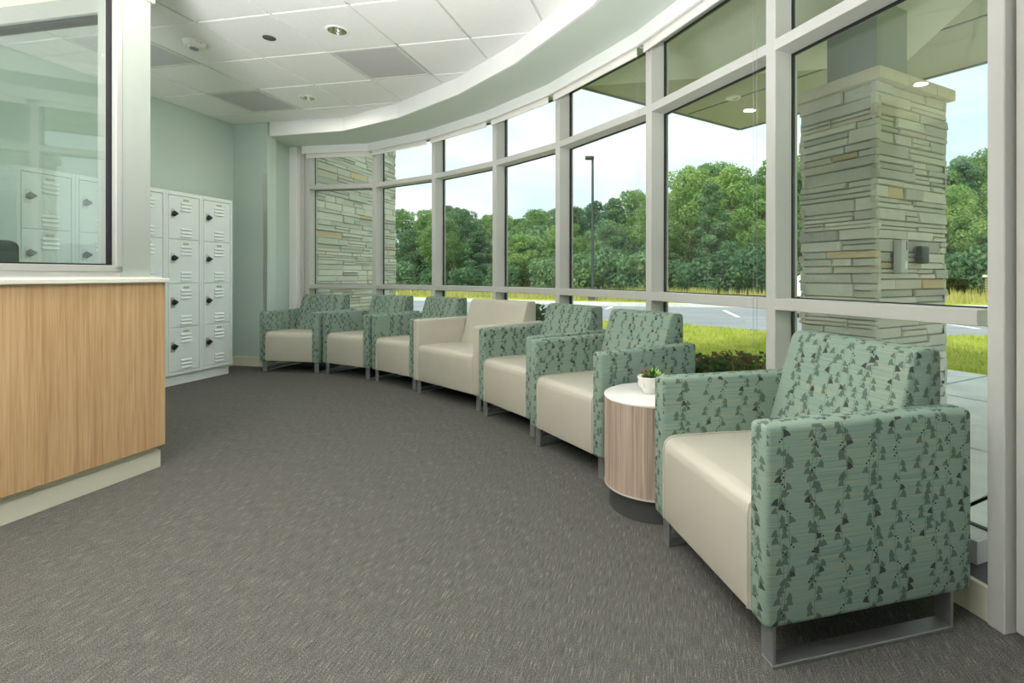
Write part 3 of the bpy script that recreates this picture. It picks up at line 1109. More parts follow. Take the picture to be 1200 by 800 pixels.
green = make_chair('armchair', 0.742, MAT['fabric'], MAT['fabric'], MAT['vinyl'])
beige = make_chair('wide_armchair', 0.990, MAT['vinyl'], MAT['vinyl'], MAT['vinyl'])
spots = [(-3.127, 5.688, -10.5, 'green sprig-patterned armchair with beige seat farthest away, beside the green wall'),
         (-2.398, 5.460, -29.4, 'green sprig-patterned armchair with beige seat, second from the far wall'),
         (-1.734, 5.014, -39.0, 'green sprig-patterned armchair with beige seat just left of the all-beige armchair'),
         (-0.466, 3.677, -51.9, 'green sprig-patterned armchair with beige seat just right of the all-beige armchair'),
         (-0.030, 2.978, -55.3, 'green sprig-patterned armchair with beige seat just left of the round side table'),
         (0.461, 1.742, -75.4, 'large nearest green sprig-patterned armchair with beige seat, right of the side table')]
for k, (x, y, an, lab) in enumerate(spots):
    o = green if k == 0 else copy_tree(green)
    o.location = (x, y, 0)
    o.rotation_euler = (0, 0, math.radians(an))
    tag(o, lab, 'armchair', 'green patterned armchairs along the window')
beige.location = (-1.075, 4.390, 0)
beige.rotation_euler = (0, 0, math.radians(-42.9))
tag(beige, 'extra-wide all-beige upholstered armchair in the middle of the row', 'armchair')

# side table
r = empty('side_table', (0.404, 2.440, 0))
tag(r, 'round drum side table with wood-grain body and white top between two armchairs', 'side table')
bm = B()
lathe(bm, [(0.224, 0.0), (0.224, 0.106)], 64)
mesh_obj('plinth', bm, MAT['plinth'], r, 40)
bm = B()
lathe(bm, [(0.247, 0.112), (0.247, 0.508)], 72)
mesh_obj('drum', bm, MAT['drumwood'], r, 40)
bm = B()
lathe(bm, [(0.2485, 0.105), (0.2485, 0.112)], 72)
mesh_obj('edge_band', bm, MAT['alu'], r, 40)
bm = B()
lathe(bm, [(0.246, 0.508), (0.2495, 0.510), (0.2495, 0.517), (0.247, 0.519)], 72)
mesh_obj('top', bm, MAT['tablewhite'], r, 40)

# planted bowl
r = empty('succulent_bowl', (0.372, 2.435, 0.519))
tag(r, 'small white ceramic bowl of succulents on the round side table', 'potted plant')
bm = B()
lathe(bm, [(0.026, 0.0), (0.030, 0.002), (0.046, 0.035), (0.058, 0.072), (0.062, 0.082), (0.060, 0.084), (0.056, 0.076)], 40, cap=True)
bmesh.ops.delete(bm, geom=[f for f in bm.faces if len(f.verts) > 10 and f.calc_center_median().z > 0.05], context='FACES')
# raised leaf relief on the side of the bowl
for k in range(6):
    an = PI * 1.25 + k * PI / 3
    m4 = Matrix.Translation((0.051 * math.cos(an), 0.051 * math.sin(an), 0.045)) @ Matrix.Rotation(an, 4, 'Z') @ Matrix.Rotation(0.35, 4, 'Y') @ Matrix.Diagonal((0.004, 0.009, 0.016, 1))
    bmesh.ops.create_icosphere(bm, subdivisions=2, radius=1, matrix=m4)
mesh_obj('bowl', bm, MAT['ceramic'], r, 60)
bm = B()
lathe(bm, [(0.001, 0.076), (0.03, 0.077), (0.0575, 0.074)], 30, cap=False)
mesh_obj('soil', bm, MAT['soil'], r, 60)


def rosette(x, y, z, n, rad, h, mat, tall=0.0):
    bm = B()
    for k in range(n):
        an = k * 2.399
        f = (k + 1) / n
        rr = rad * (0.3 + 0.7 * (1 - f))
        tilt = 0.25 + 1.0 * (1 - f)
        d = Vector((math.cos(an) * math.sin(tilt), math.sin(an) * math.sin(tilt), math.cos(tilt)))
        L = rad * (0.75 + 0.4 * random.random()) + tall * random.random()
        tip = Vector((x, y, z)) + d * L
        base = Vector((x, y, z))
        u = d.cross(Vector((0, 0, 1)))
        u = u.normalized() if u.length > 1e-4 else Vector((1, 0, 0))
        w = d.cross(u).normalized()
        mid = base + d * L * 0.55
        ww = rad * 0.26
        vs = [bm.verts.new(c) for c in (base, mid + u * ww, mid + w * ww * 0.5, mid - u * ww, mid - w * ww * 0.5, tip)]
        for a_, b_ in ((1, 2), (2, 3), (3, 4), (4, 1)):
            bm.faces.new([vs[0], vs[a_], vs[b_]])
            bm.faces.new([vs[5], vs[b_], vs[a_]])
    return mesh_obj('succulent', bm, mat, r, 60)


rosette(-0.020, -0.015, 0.076, 16, 0.030, 0.02, MAT['succ_g'])
rosette(0.012, 0.020, 0.078, 14, 0.030, 0.04, MAT['succ_g'], 0.035)
rosette(-0.012, 0.022, 0.078, 10, 0.026, 0.04, MAT['succ_r'], 0.03)
rosette(0.038, 0.002, 0.080, 12, 0.026, 0.02, MAT['succ_l'], 0.012)
rosette(0.022, -0.026, 0.076, 12, 0.022, 0.02, MAT['succ_g'], 0.01)
bm = B()
bmesh.ops.create_icosphere(bm, subdivisions=2, radius=0.010, matrix=Matrix.Translation((-0.044, -0.006, 0.084)) @ Matrix.Diagonal((1, 1, 0.8, 1)))
bmesh.ops.create_icosphere(bm, subdivisions=2, radius=0.008, matrix=Matrix.Translation((-0.012, -0.004, 0.086)))
mesh_obj('pebbles', bm, MAT['ceramic'], r, 60)

# ------------------------------------------------------------------ entrance door beside the nearest bay
P1 = Vector((1.286, 1.586))
d8 = Vector((0.2225, -0.975))
ang = math.atan2(d8.y, d8.x)
r = empty('door_1', (P1.x, P1.y, 0), ang)
r['kind'] = 'structure'
bm = B()
box(bm, 0.0, 0.052, 0.0, 0.18, 0.0, SOFF, 0.003, 1)
box(bm, 1.05, 1.102, 0.0, 0.18, 0.0, SOFF, 0.003, 1)
box(bm, 0.052, 1.05, 0.0, 0.18, 2.25, 2.31, 0.003, 1)
struct('door_frame', bm, MAT['alu'], r)
bm = B()
for s in ((0.060, 0.16, 0.012, 2.24), (0.942, 1.042, 0.012, 2.24), (0.16, 0.942, 0.012, 0.26), (0.16, 0.942, 2.13, 2.24)):
    box(bm, s[0], s[1], 0.032, 0.077, s[2], s[3], 0.003, 1)
struct('door_leaf', bm, MAT['alu'], r)
bm = B()
box(bm, 0.158, 0.944, 0.048, 0.060, 0.258, 2.132)
struct('pane', bm, MAT['window_glass'], r)
bm = B()
tube(bm, (0.90, -0.03, 0.85), (0.90, -0.03, 1.25), 0.013, seg=12)
tube(bm, (0.90, -0.03, 0.90), (0.90, 0.04, 0.90), 0.009, seg=8)
tube(bm, (0.90, -0.03, 1.20), (0.90, 0.04, 1.20), 0.009, seg=8)
struct('pull_handle', bm, MAT['stainless'], r, 40)

# ------------------------------------------------------------------ outside: ground
GZ = -0.05


def ground(name, pts, z, mat, label=None, cat=None):
    bm = B()
    prism(bm, pts, z - 0.25, z)
    o = mesh_obj(name, bm, mat)
    o['kind'] = 'structure'
    return o


ground('ground_lawn', [(-60, -60), (90, -60), (90, 110), (-60, 110)], GZ, MAT['lawn'])
# walk along the building on the right
bm = B()
for (x0, y0, x1, y1) in ((0, -3, 1.5, -1.53), (0, -1.5, 1.5, -0.03), (0, 0, 1.5, 1.47), (0, 1.5, 1.5, 2.97), (1.53, -3, 3.03, -1.53), (1.53, -1.5, 3.03, -0.03), (1.53, 0, 3.03, 1.47), (1.53, 1.5, 3.03, 2.97), (3.06, -3, 4.5, -1.53), (3.06, -1.5, 4.5, -0.03), (3.06, 0, 4.5, 1.47), (3.06, 1.5, 4.5, 2.97)):
    box(bm, x0, x1, y0, y1, -0.08, 0.012, 0.006, 1)
box(bm, -0.02, 4.52, -3.02, 2.99, -0.10, 0.0)
o = struct('ground_walk', bm, MAT['concrete'])
o.location = (1.45, 2.25, GZ)
o.rotation_euler = (0, 0, 0.505)
# car park
NEAR = [(-30, 17.6), (-12, 15.2), (0, 13.0), (2.4, 11.9), (3.8, 10.4), (5.2, 9.7), (8.4, 9.45), (16, 9.0), (30, 8.4)]
FAR = [(30, 15.5), (16, 16.6), (5.2, 17.8), (1.5, 18.6), (-4.5, 21.6), (-12, 25), (-30, 33)]
bm = B()
prism(bm, NEAR + FAR, GZ, GZ + 0.012)
asph = struct('ground_asphalt', bm, MAT['asphalt'])
bm = B()
for i in range(len(FAR) - 1):
    p, q = Vector(FAR[i]), Vector(FAR[i + 1])
    n = Vector((-(q - p).y, (q - p).x)).normalized() * -0.35
    prism(bm, [p, q, q + n, p + n], GZ, GZ + 0.13)
struct('ground_kerb', bm, MAT['concrete'])


def fl(u, v, z=GZ):
    Y = 600 * (EYE - z) / (v - 322.5)
    return Vector(((u - 670) * Y / 600, Y))


LINES = [(Vector((4.86, 16.36)), Vector((4.47, 13.75)), 'white painted bay line on the car park, seen in front of the lawn'),
         (Vector((1.13, 16.9)), Vector((1.42, 18.2)), 'short white painted bay line near the lamp pole'),
         (Vector((8.60, 11.75)), Vector((8.52, 10.72)), 'white painted bay line on the car park right of the stone pier')]
for p, q, lab in LINES:
    n = Vector((-(q - p).y, (q - p).x)).normalized() * 0.06
    bm = B()
    prism(bm, [p + n, q + n, q - n, p - n], GZ + 0.012, GZ + 0.016)
    o = mesh_obj('bay_line', bm, MAT['linewhite'], asph)

# lawn blades (only what can be seen close to the building) – uncountable
bm = B()
random.seed(3)


def in_asphalt(x, y):
    for i in range(len(NEAR) - 1):
        if NEAR[i][0] <= x <= NEAR[i + 1][0]:
            f = (x - NEAR[i][0]) / (NEAR[i + 1][0] - NEAR[i][0])
            return y > NEAR[i][1] + f * (NEAR[i + 1][1] - NEAR[i][1]) - 0.05
    return True


cnt = 0
cw, sw = math.cos(-0.505), math.sin(-0.505)
while cnt < 26000:
    x = random.uniform(-4.0, 9.5)
    y = random.uniform(3.0, 13.0)
    if in_asphalt(x, y) or y < 4.0 - 0.9 * x or y < 0.62 * x - 0.5:
        continue
    lx, ly = (x - 1.45) * cw - (y - 2.25) * sw, (x - 1.45) * sw + (y - 2.25) * cw
    if -0.05 < lx < 4.55 and ly < 3.02:
        continue
    if x < -1.6 and y < 9.5:
        continue
    cnt += 1
    h = random.uniform(0.03, 0.08)
    an = random.uniform(0, 2 * PI)
    w = 0.006 + 0.0006 * y
    dx, dy = math.cos(an) * w, math.sin(an) * w
    lxn, lyn = random.uniform(-0.03, 0.03), random.uniform(-0.03, 0.03)
    bm.faces.new([bm.verts.new((x - dx, y - dy, GZ)), bm.verts.new((x + dx, y + dy, GZ)), bm.verts.new((x + lxn, y + lyn, GZ + h))])
o = mesh_obj('lawn_grass', bm, MAT['blade'])
tag(o, 'short sunlit yellow-green grass of the lawn outside the windows', 'grass', kind='stuff')
bm = B()
for k in range(9000):
    f = random.random()
    # tall dry grass along the far kerb
    i = random.randrange(len(FAR) - 1)
    p, q = Vector(FAR[i]), Vector(FAR[i + 1])
    c = p.lerp(q, f)
    if c.x < -20 or c.x > 26:
        continue
    n = Vector((-(q - p).y, (q - p).x)).normalized() * -1
    c = c + n * random.uniform(3.5, 9.5)
    h = random.uniform(0.15, 0.60)
    an = random.uniform(0, 2 * PI)
    dx, dy = math.cos(an) * 0.03, math.sin(an) * 0.03
    bm.faces.new([bm.verts.new((c.x - dx, c.y - dy, GZ)), bm.verts.new((c.x + dx, c.y + dy, GZ)), bm.verts.new((c.x + random.uniform(-.1, .1), c.y, GZ + h))])
o = mesh_obj('tall_grass', bm, MAT['drygrass'])
tag(o, 'tall dry grass at the foot of the tree line beyond the car park', 'grass', kind='stuff')

# ------------------------------------------------------------------ outside: stonework
TONES = [srgb(216, 217, 206), srgb(206, 208, 198), srgb(222, 220, 208), srgb(196, 199, 190), srgb(212, 206, 190), srgb(218, 198, 162), srgb(202, 184, 156), srgb(188, 190, 182), srgb(220, 218, 208)]
TW = [6, 6, 6, 4, 3, 0.8, 0.5, 3, 4]


def ledge_wall(bm, lay, org, ux, nrm, w, h, rs, hmin=0.038, hmax=0.105, lmin=0.14, lmax=0.55):
    """courses of split stones over a w x h face; ux along, nrm outward"""
    z = 0.0
    ux, nrm = Vector((*ux, 0)), Vector((*nrm, 0))
    while z < h - 0.01:
        ch = min(rs.uniform(hmin, hmax), h - z)
        if h - z - ch < 0.025:
            ch = h - z
        x = 0.0
        while x < w - 0.01:
            l = rs.uniform(lmin, lmax)
            if w - x - l < 0.09:
                l = w - x
            parts = [(z, z + ch)]
            if ch > 0.06 and rs.random() < 0.35:
                m = z + ch * rs.uniform(0.4, 0.6)
                parts = [(z, m), (m, z + ch)]
            for za, zb in parts:
                dep = rs.uniform(0.0, 0.024)
                g = 0.0018
                x0 = x + g - (0.02 * rs.random() if x == 0 else 0)
                x1 = x + l - g + (0.02 * rs.random() if x + l >= w - 1e-4 else 0)
                col = (*[max(0, min(1, c * kk)) for kk in [rs.uniform(0.84, 1.06)] for c in rs.choices(TONES, TW)[0]], 1)
                b0 = [(x0, za + g), (x1, za + g), (x1, zb - g), (x0, zb - g)]
                back = [bm.verts.new(org + ux * a_ + nrm * (-0.03) + Vector((0, 0, c_))) for a_, c_ in b0]
                jj = lambda: rs.uniform(-0.006, 0.006)
                e = min(0.008, (zb - za) * 0.2)
                f0 = [(x0 + e, za + g + e * .6), (x1 - e, za + g + e * .6), (x1 - e, zb - g - e * .6), (x0 + e, zb - g - e * .6)]
                fr = [bm.verts.new(org + ux * (a_ + jj() * 0.5) + nrm * (dep + jj()) + Vector((0, 0, c_))) for a_, c_ in f0]
                md = [bm.verts.new(org + ux * a_ + nrm * (dep - 0.012) + Vector((0, 0, c_))) for a_, c_ in b0]
                fs = [bm.faces.new(fr)]
                for k in range(4):
                    fs.append(bm.faces.new([fr[k], fr[(k + 1) % 4], md[(k + 1) % 4], md[k]]))
                    fs.append(bm.faces.new([md[k], md[(k + 1) % 4], back[(k + 1) % 4], back[k]]))
                for f in fs:
                    for lp in f.loops:
                        lp[lay] = col
            x += l
        z += ch


def stone_mesh(name, faces, parent, seed, core):
    bm = B()
    lay = bm.loops.layers.float_color.new('tone')
    rs = random.Random(seed)
    for f in faces:
        ledge_wall(bm, lay, *f, rs)
    n0 = len(bm.faces)
    prism(bm, core[0], core[1], core[2])
    bm.faces.ensure_lookup_table()
    for f in bm.faces[n0:]:
        for lp in f.loops:
            lp[lay] = (*srgb(170, 170, 158), 1)
    return mesh_obj(name, bm, MAT['stone'], parent)


# stone pier holding the canopy
DC = 3.58
c0 = Vector((0.595 * DC, DC))
e1 = Vector((math.cos(0.505), math.sin(0.505)))
e2 = Vector((-e1.y, e1.x))
w1, w2 = 0.2545 * DC, 0.165 * DC
zc = 2.44
r = empty('stone_pier', (0, 0, 0))
tag(r, 'square stacked-stone pier with pale cap, outside the nearest window', 'stone pier')
o3 = lambda p: Vector((p.x, p.y, GZ))
stone_mesh('shaft', [(o3(c0), e1, -e2, w1, zc - GZ), (o3(c0 + e2 * w2), -e2, -e1, w2, zc - GZ), (o3(c0 + e1 * w1), e2, e1, w2, zc - GZ), (o3(c0 + e1 * w1 + e2 * w2), -e1, e2, w1, zc - GZ)], r, 5,
           ([c0 + e1 * .02 + e2 * .02, c0 + e1 * (w1 - .02) + e2 * .02, c0 + e1 * (w1 - .02) + e2 * (w2 - .02), c0 + e1 * .02 + e2 * (w2 - .02)], GZ, zc))
bm = B()
ov = 0.055
for i, (f0, f1) in enumerate(((0, 0.36), (0.364, 0.73), (0.734, 1.0))):
    xa = -ov + f0 * (w1 + 2 * ov)
    xb = -ov + f1 * (w1 + 2 * ov)
    box(bm, xa, xb, -ov, w2 + ov, zc, zc + 0.085, 0.008, 2)
cap = mesh_obj('cap', bm, MAT['capstone'], r, 40)
cap.location = (c0.x, c0.y, 0)
cap.rotation_euler = (0, 0, 0.505)
# fixtures on the column
def on_face(s, z):
    p = c0 + e1 * s - e2 * 0.026
    return (p.x, p.y, z)


o = empty('call_box', on_face(0.205, 1.095), 0.505)
tag(o, 'tall light grey call box mounted on the stone pier', 'call box')
bm = B()
box(bm, -0.045, 0.045, -0.055, 0.0, 0.0, 0.235, 0.006, 2)
mesh_obj('housing', bm, MAT['boxgrey'], o)
bm = B()
box(bm, 0.0, 0.03, -0.057, -0.054, 0.035, 0.085, 0.002, 1)
mesh_obj('notice_label', bm, MAT['linewhite'], o)
bm = B()
box(bm, 0.016, 0.026, -0.057, -0.054, 0.16, 0.225)
mesh_obj('dark_strip', bm, MAT['boxdark'], o)
o = empty('wall_speaker', on_face(0.490, 1.165), 0.505)
tag(o, 'small dark grey ribbed box on the stone pier, right of the call box', 'wall speaker')
bm = B()
box(bm, -0.050, 0.050, -0.050, 0.0, 0.0, 0.130, 0.012, 3)
mesh_obj('housing', bm, MAT['boxdark'], o, 40)
bm = B()
for k in range(7):
    box(bm, -0.040, 0.040, -0.053, -0.048, 0.016 + k * 0.015, 0.022 + k * 0.015)
mesh_obj('grille', bm, MAT['black'], o)

# stone wall of the wing beyond the left end of the windows
sw0 = W(-4.66, 6.03)
r = None
r = stone_mesh('stone_wing_wall', [(Vector((sw0.x, sw0.y, GZ)), (AX, AY), (NX, NY), 1.95, 3.75), (W(-4.66, 7.98, GZ), (-NX, -NY), (AX, AY), 1.2, 3.75)], None, 8,
               ([W(-4.675, 6.03).xy, W(-4.675, 7.96).xy, W(-5.8, 7.96).xy, W(-5.8, 6.03).xy], GZ, 3.7))
tag(r, 'pale stacked-stone wing of the building outside the leftmost windows', 'stone wall')
r['kind'] = 'structure'

# canopy
CZ = 3.15
DCa = 600 * (CZ - EYE) / 171.5
cc = Vector((0.3283 * DCa, DCa))
f1 = Vector((-0.813, -0.582)).normalized()
f2 = Vector((-f1.y * -1, f1.x * -1))
f2 = Vector((0.582, -0.813)).normalized()
r = empty('canopy', (cc.x, cc.y, 0))
tag(r, 'flat entrance canopy with grey-green soffit held up by the stone pier', 'canopy')
P = [Vector((0, 0)), f1 * 4.0, f1 * 4.0 + f2 * 1.6, f2 * 7.0 + f1 * 2.6, f2 * 7.0]
P = [Vector((0, 0)), f1 * 3.9, f1 * 3.9 + f2 * 8.5, f2 * 8.5]
bm = B()
prism(bm, P, CZ, CZ + 0.04)
mesh_obj('soffit', bm, MAT['soffit_out'], r)
bm = B()
for a_, b_ in ((P[0], P[1]), (P[3], P[0])):
    dd = (b_ - a_).normalized()
    n_ = Vector((dd.y, -dd.x)) * 0.03
    prism(bm, [a_, b_, b_ + n_, a_ + n_] if True else [], CZ - 0.015, CZ + 0.40)
mesh_obj('edge_trim', bm, MAT['canopy_edge'], r)
bm = B()
prism(bm, P, CZ + 0.36, CZ + 0.40)
mesh_obj('roof_deck', bm, MAT['canopy_edge'], r)
bm = B()
for s in (1.9, 3.9, 5.9):
    a_ = f2 * s + f1 * 0.03
    b_ = f2 * s + f1 * 2.6
    n_ = f2 * 0.018
    prism(bm, [a_ - n_, b_ - n_, b_ + n_, a_ + n_], CZ - 0.006, CZ + 0.002)
for s in (1.1,):
    a_ = f1 * s + f2 * 0.03
    b_ = f1 * s + f2 * 7.0
    n_ = f1 * 0.012
    prism(bm, [a_ - n_, b_ - n_, b_ + n_, a_ + n_], CZ - 0.006, CZ + 0.002)
mesh_obj('soffit_joint', bm, MAT['canopy_edge'], r)
for (s1, s2) in ((1.15, 0.75), (0.55, 3.2)):
    p = f1 * s1 + f2 * s2
    bm = B()
    lathe(bm, [(0.05, -0.004), (0.085, -0.012), (0.09, 0.0)], 28, (p.x, p.y, CZ), cap=False)
    lathe(bm, [(0.001, -0.003), (0.05, -0.004)], 28, (p.x, p.y, CZ), cap=False)
    mesh_obj('soffit_light', bm, MAT['ceramic'], r, 40)
pc = c0 + e1 * (w1 * 0.46) + e2 * (w2 * 0.55) - cc
bm = B()
hw_ = 0.20
prism(bm, [pc - e1 * hw_ - e2 * hw_, pc + e1 * hw_ - e2 * hw_, pc + e1 * hw_ + e2 * hw_, pc - e1 * hw_ + e2 * hw_], zc + 0.085, CZ)
mesh_obj('post', bm, MAT['postgrey'], r)

# ------------------------------------------------------------------ outside: lamp pole, pier, car
pb = fl(694.5, 351.5)
r = empty('light_pole', (pb.x, pb.y, GZ))
tag(r, 'tall dark parking lot lamp pole standing on the grass before the trees', 'lamp post')
bm = B()
tube(bm, (0, 0, 0.5), (0, 0, 6.50), 0.075, 0.05, 12)
mesh_obj('pole', bm, MAT['poledark'], r, 40)
bm = B()
lathe(bm, [(0.22, 0.0), (0.22, 0.52), (0.20, 0.55)], 20)
mesh_obj('footing', bm, MAT['boxdark'], r, 40)
bm = B()
box(bm, -0.34, 0.06, -0.16, 0.16, 6.42, 6.55, 0.02, 2)
mesh_obj('lamp_head', bm, MAT['poledark'], r, 40)

r = empty('brick_pier', (20.6, 25.0, GZ), 0.3)
tag(r, 'brown brick pier with pale cap among the trees at far right', 'brick pier')
bm = B()
box(bm, -0.0, 1.3, -0.4, 0.4, 0, 1.02)
mesh_obj('brickwork', bm, MAT['brick'], r)
bm = B()
box(bm, -0.08, 1.38, -0.48, 0.48, 1.02, 1.16, 0.02, 1)
mesh_obj('cap', bm, MAT['capstone'], r)

# parked car, almost wholly behind the stone pier
r = empty('car', (7.22, 13.2, GZ + 0.012), math.atan2(-0.75, 0.66))
tag(r, 'white car parked behind the stone pier, only its edge showing', 'car')
bm = B()
side = [(-1.95, 0.35), (-2.0, 0.62), (-1.88, 0.86), (-1.55, 0.98), (-1.05, 1.36), (-0.6, 1.44), (0.3, 1.42), (0.95, 1.02), (1.75, 0.86), (1.98, 0.62), (1.96, 0.35)]
A_ = [bm.verts.new((x, -0.82 + (0.14 if z > 1.0 else 0), z)) for x, z in side]
C_ = [bm.verts.new((x, 0.82 - (0.14 if z > 1.0 else 0), z)) for x, z in side]
bm.faces.new(A_)
bm.faces.new(C_[::-1])
for k in range(len(side)):
    bm.faces.new([A_[k], C_[k], C_[(k + 1) % len(side)], A_[(k + 1) % len(side)]])
es = list(bm.edges)
bmesh.ops.bevel(bm, geom=es, offset=0.06, segments=3, profile=0.5, affect='EDGES')
mesh_obj('body', bm, MAT['carwhite'], r, 50)
bm = B()
for s in (-1, 1):
    for poly in ([(-1.25, 1.02), (-0.98, 1.32), (-0.45, 1.36), (-0.45, 1.02)], [(-0.38, 1.02), (-0.38, 1.36), (0.22, 1.34), (0.72, 1.02)]):
        y_ = s * 0.775
        vs = [bm.verts.new((x, y_ - s * (z - 1.02) * 0.24, z)) for x, z in poly]
        v2 = [bm.verts.new((x, y_ - s * (z - 1.02) * 0.24 - s * 0.06, z)) for x, z in poly]
        bm.faces.new(vs)
        bm.faces.new(v2[::-1])
        for k in range(4):
            bm.faces.new([vs[k], v2[k], v2[(k + 1) % 4], vs[(k + 1) % 4]])
mesh_obj('side_windows', bm, MAT['carglass'], r)
for sx in (-1.25, 1.25):
    for sy in (-1, 1):
        bm = B()
        tube(bm, (sx, sy * 0.66, 0.31), (sx, sy * 0.84, 0.31), 0.31, seg=24)
        wv = mesh_obj('wheel', bm, MAT['tyre'], r, 40)
        bm = B()
        tube(bm, (sx, sy * 0.83, 0.31), (sx, sy * 0.855, 0.31), 0.19, seg=20)
        mesh_obj('hub', bm, MAT['stainless'], wv, 40)
r.scale = (0.86, 0.9, 0.92)

# ------------------------------------------------------------------ trees
def leaf_cloud(bm, clumps, n, size, rs):
    tot = sum(c[3] * c[3] for c in clumps)
    for (cx, cy, cz, rad) in clumps:
        k = int(n * rad * rad / tot)
        for _ in range(k):
            d = Vector((rs.gauss(0, 1), rs.gauss(0, 1), rs.gauss(0, 1))).normalized()
            rr = rad * (0.55 + 0.5 * rs.random() ** 0.6)
            c = Vector((cx, cy, cz)) + Vector((d.x * rr, d.y * rr, d.z * rr * 0.8))
            nn_ = (d + Vector((rs.gauss(0, .7), rs.gauss(0, .7), rs.gauss(0, .7) + .3))).normalized()
            u = nn_.orthogonal().normalized()
            u = (Matrix.Rotation(rs.uniform(0, 6.28), 3, nn_) @ u)
            w = nn_.cross(u)
            s = size * rs.uniform(0.6, 1.3)
            bm.faces.new([bm.verts.new(c - u * s), bm.verts.new(c + w * s * 0.55), bm.verts.new(c + u * s), bm.verts.new(c - w * s * 0.55)])


def make_tree(name, H, R, low, n, seed, mat, size=0.10, slim=False):
    rs = random.Random(seed)
    r = empty(name)
    bm = B()
    z, p = 0.0, Vector((0, 0, 0))
    rad = 0.018 * H
    pts = [p.copy()]
    for k in range(6):
        q = p + Vector((rs.uniform(-.06, .06) * H * .3, rs.uniform(-.06, .06) * H * .3, H * 0.15))
        tube(bm, p, q, rad * (1 - k * .14), rad * (1 - (k + 1) * .14), 8)
        p = q
        pts.append(p.copy())
    clumps = []
    m = 26 if not slim else 20
    for k in range(m):
        f = (k + 0.5) / m
        z = low + (H - low) * f
        env = math.sin(PI * min(1, 0.18 + 0.80 * f)) ** 0.75 if not slim else (1 - f) ** 0.7 * 0.9 + 0.12
        an = k * 2.4 + rs.uniform(-.4, .4)
        rr = R * env * rs.uniform(0.25, 0.85)
        cr = R * rs.uniform(0.30, 0.46) * (0.6 + 0.4 * env)
        c = (rr * math.cos(an), rr * math.sin(an), min(z, H - cr * 0.7), cr)
        clumps.append(c)
        b = pts[min(len(pts) - 2, max(1, int(c[2] / (H * 0.15)) - 1))]
        tube(bm, b, (c[0], c[1], c[2]), 0.010 * H * 0.35, 0.012, 5)
    mesh_obj('trunk', bm, MAT['bark'], r, 40)
    bm = B()
    leaf_cloud(bm, clumps, n, size, rs)
    mesh_obj('foliage', bm, mat, r)
    return r


protos = [make_tree('broadleaf_tree', 9.0, 2.6, 2.2, 14000, 1, MAT['leaf']),
          make_tree('broadleaf_tree', 9.0, 2.3, 1.4, 14000, 2, MAT['leaf2']),
          make_tree('broadleaf_tree', 9.0, 2.8, 3.2, 13000, 3, MAT['leaf']),
          make_tree('pine_tree', 9.0, 1.8, 2.6, 11000, 4, MAT['leaf2'], 0.09, True)]
used = [False] * 4
rs = random.Random(21)
SKY = [(430, 250), (464, 247), (490, 252), (505, 240), (526, 233), (547, 249), (568, 248), (601, 256), (622, 251), (646, 242), (690, 236), (715, 236), (740, 222), (770, 238), (785, 232), (800, 208), (825, 190), (852, 188), (870, 202), (890, 190), (930, 185), (1000, 180), (1060, 185), (1110, 192), (1150, 178), (1200, 175), (1300, 190), (1450, 200)]


def sky_v(u):
    for (u0, v0_), (u1, v1_) in zip(SKY, SKY[1:]):
        if u0 <= u <= u1:
            return v0_ + (v1_ - v0_) * (u - u0) / (u1 - u0)
    return 240


def tree_y(x):
    return 31.5 if x > 12 else 31.5 + max(0, (4 - x)) * 0.42


tree_lab = {'broadleaf_tree': ('green broadleaf tree in the dense tree line beyond the car park', 'broadleaf trees of the far tree line'),
            'pine_tree': ('slim pointed tree in the dense tree line beyond the car park', 'slim trees of the far tree line')}
for row, (dy, hs, step) in enumerate(((0.0, 0.80, 3.0), (3.4, 1.0, 2.7), (7.0, 0.96, 2.9), (10.6, 0.97, 2.9))):
    x = -18.0 + row * 1.1
    while x < 40:
        x += step * rs.uniform(0.9, 1.1)
        y = tree_y(x) + dy + rs.uniform(-0.8, 0.8)
        u = 670 + 600 * x / y
        H = (EYE - GZ + (322.5 - sky_v(min(max(u, 431), 1449))) * y / 600) * hs * rs.uniform(0.93, 1.05)
        k = rs.choices([0, 1, 2, 3], [4, 3, 2, 3])[0]
        o = protos[k] if not used[k] else copy_tree(protos[k])
        used[k] = True
        s = H / 9.0
        o.location = (x, y, GZ)
        sw_ = max(s, 0.75) * (1.0 if k != 3 else 1.15)
        o.scale = (sw_, sw_, s)
        o.rotation_euler = (0, 0, rs.uniform(0, 6.28))
        nm = 'pine_tree' if k == 3 else 'broadleaf_tree'
        tag(o, tree_lab[nm][0], 'tree', tree_lab[nm][1])

# understory shrubs under the trees
rsx = random.Random(5)
r = empty('woodland_shrub')
bm = B()
leaf_cloud(bm, [(rsx.uniform(-1.0, 1.0), rsx.uniform(-.5, .5), rsx.uniform(.3, 1.6), rsx.uniform(.5, .8)) for _ in range(12)], 4500, 0.10, rsx)
mesh_obj('foliage', bm, MAT['leaf2'], r)
bm = B()
for k in range(6):
    tube(bm, (0, 0, 0), (rsx.uniform(-.8, .8), rsx.uniform(-.4, .4), rsx.uniform(.8, 1.5)), 0.03, 0.012, 6)
mesh_obj('stems', bm, MAT['bark'], r, 40)
first = True
x = -17.0
while x < 92:
    x += rsx.uniform(2.3, 2.8)
    o = r if first else copy_tree(r)
    first = False
    xx = x if x < 38 else x - 54.3
    o.location = (xx, tree_y(xx) - (2.6 if x < 38 else -1.7) + rsx.uniform(-.3, .3), GZ)
    s = rsx.uniform(0.8, 1.35) * (1 if x < 38 else 1.3)
    o.scale = (s, s, s * rsx.uniform(.8, 1.3))
    o.rotation_euler = (0, 0, rsx.uniform(0, 6.28))
    tag(o, 'bushy green undergrowth at the foot of the far tree line', 'shrub', 'undergrowth below the far trees')

# low planting along the foot of the windows outside
rsx = random.Random(9)


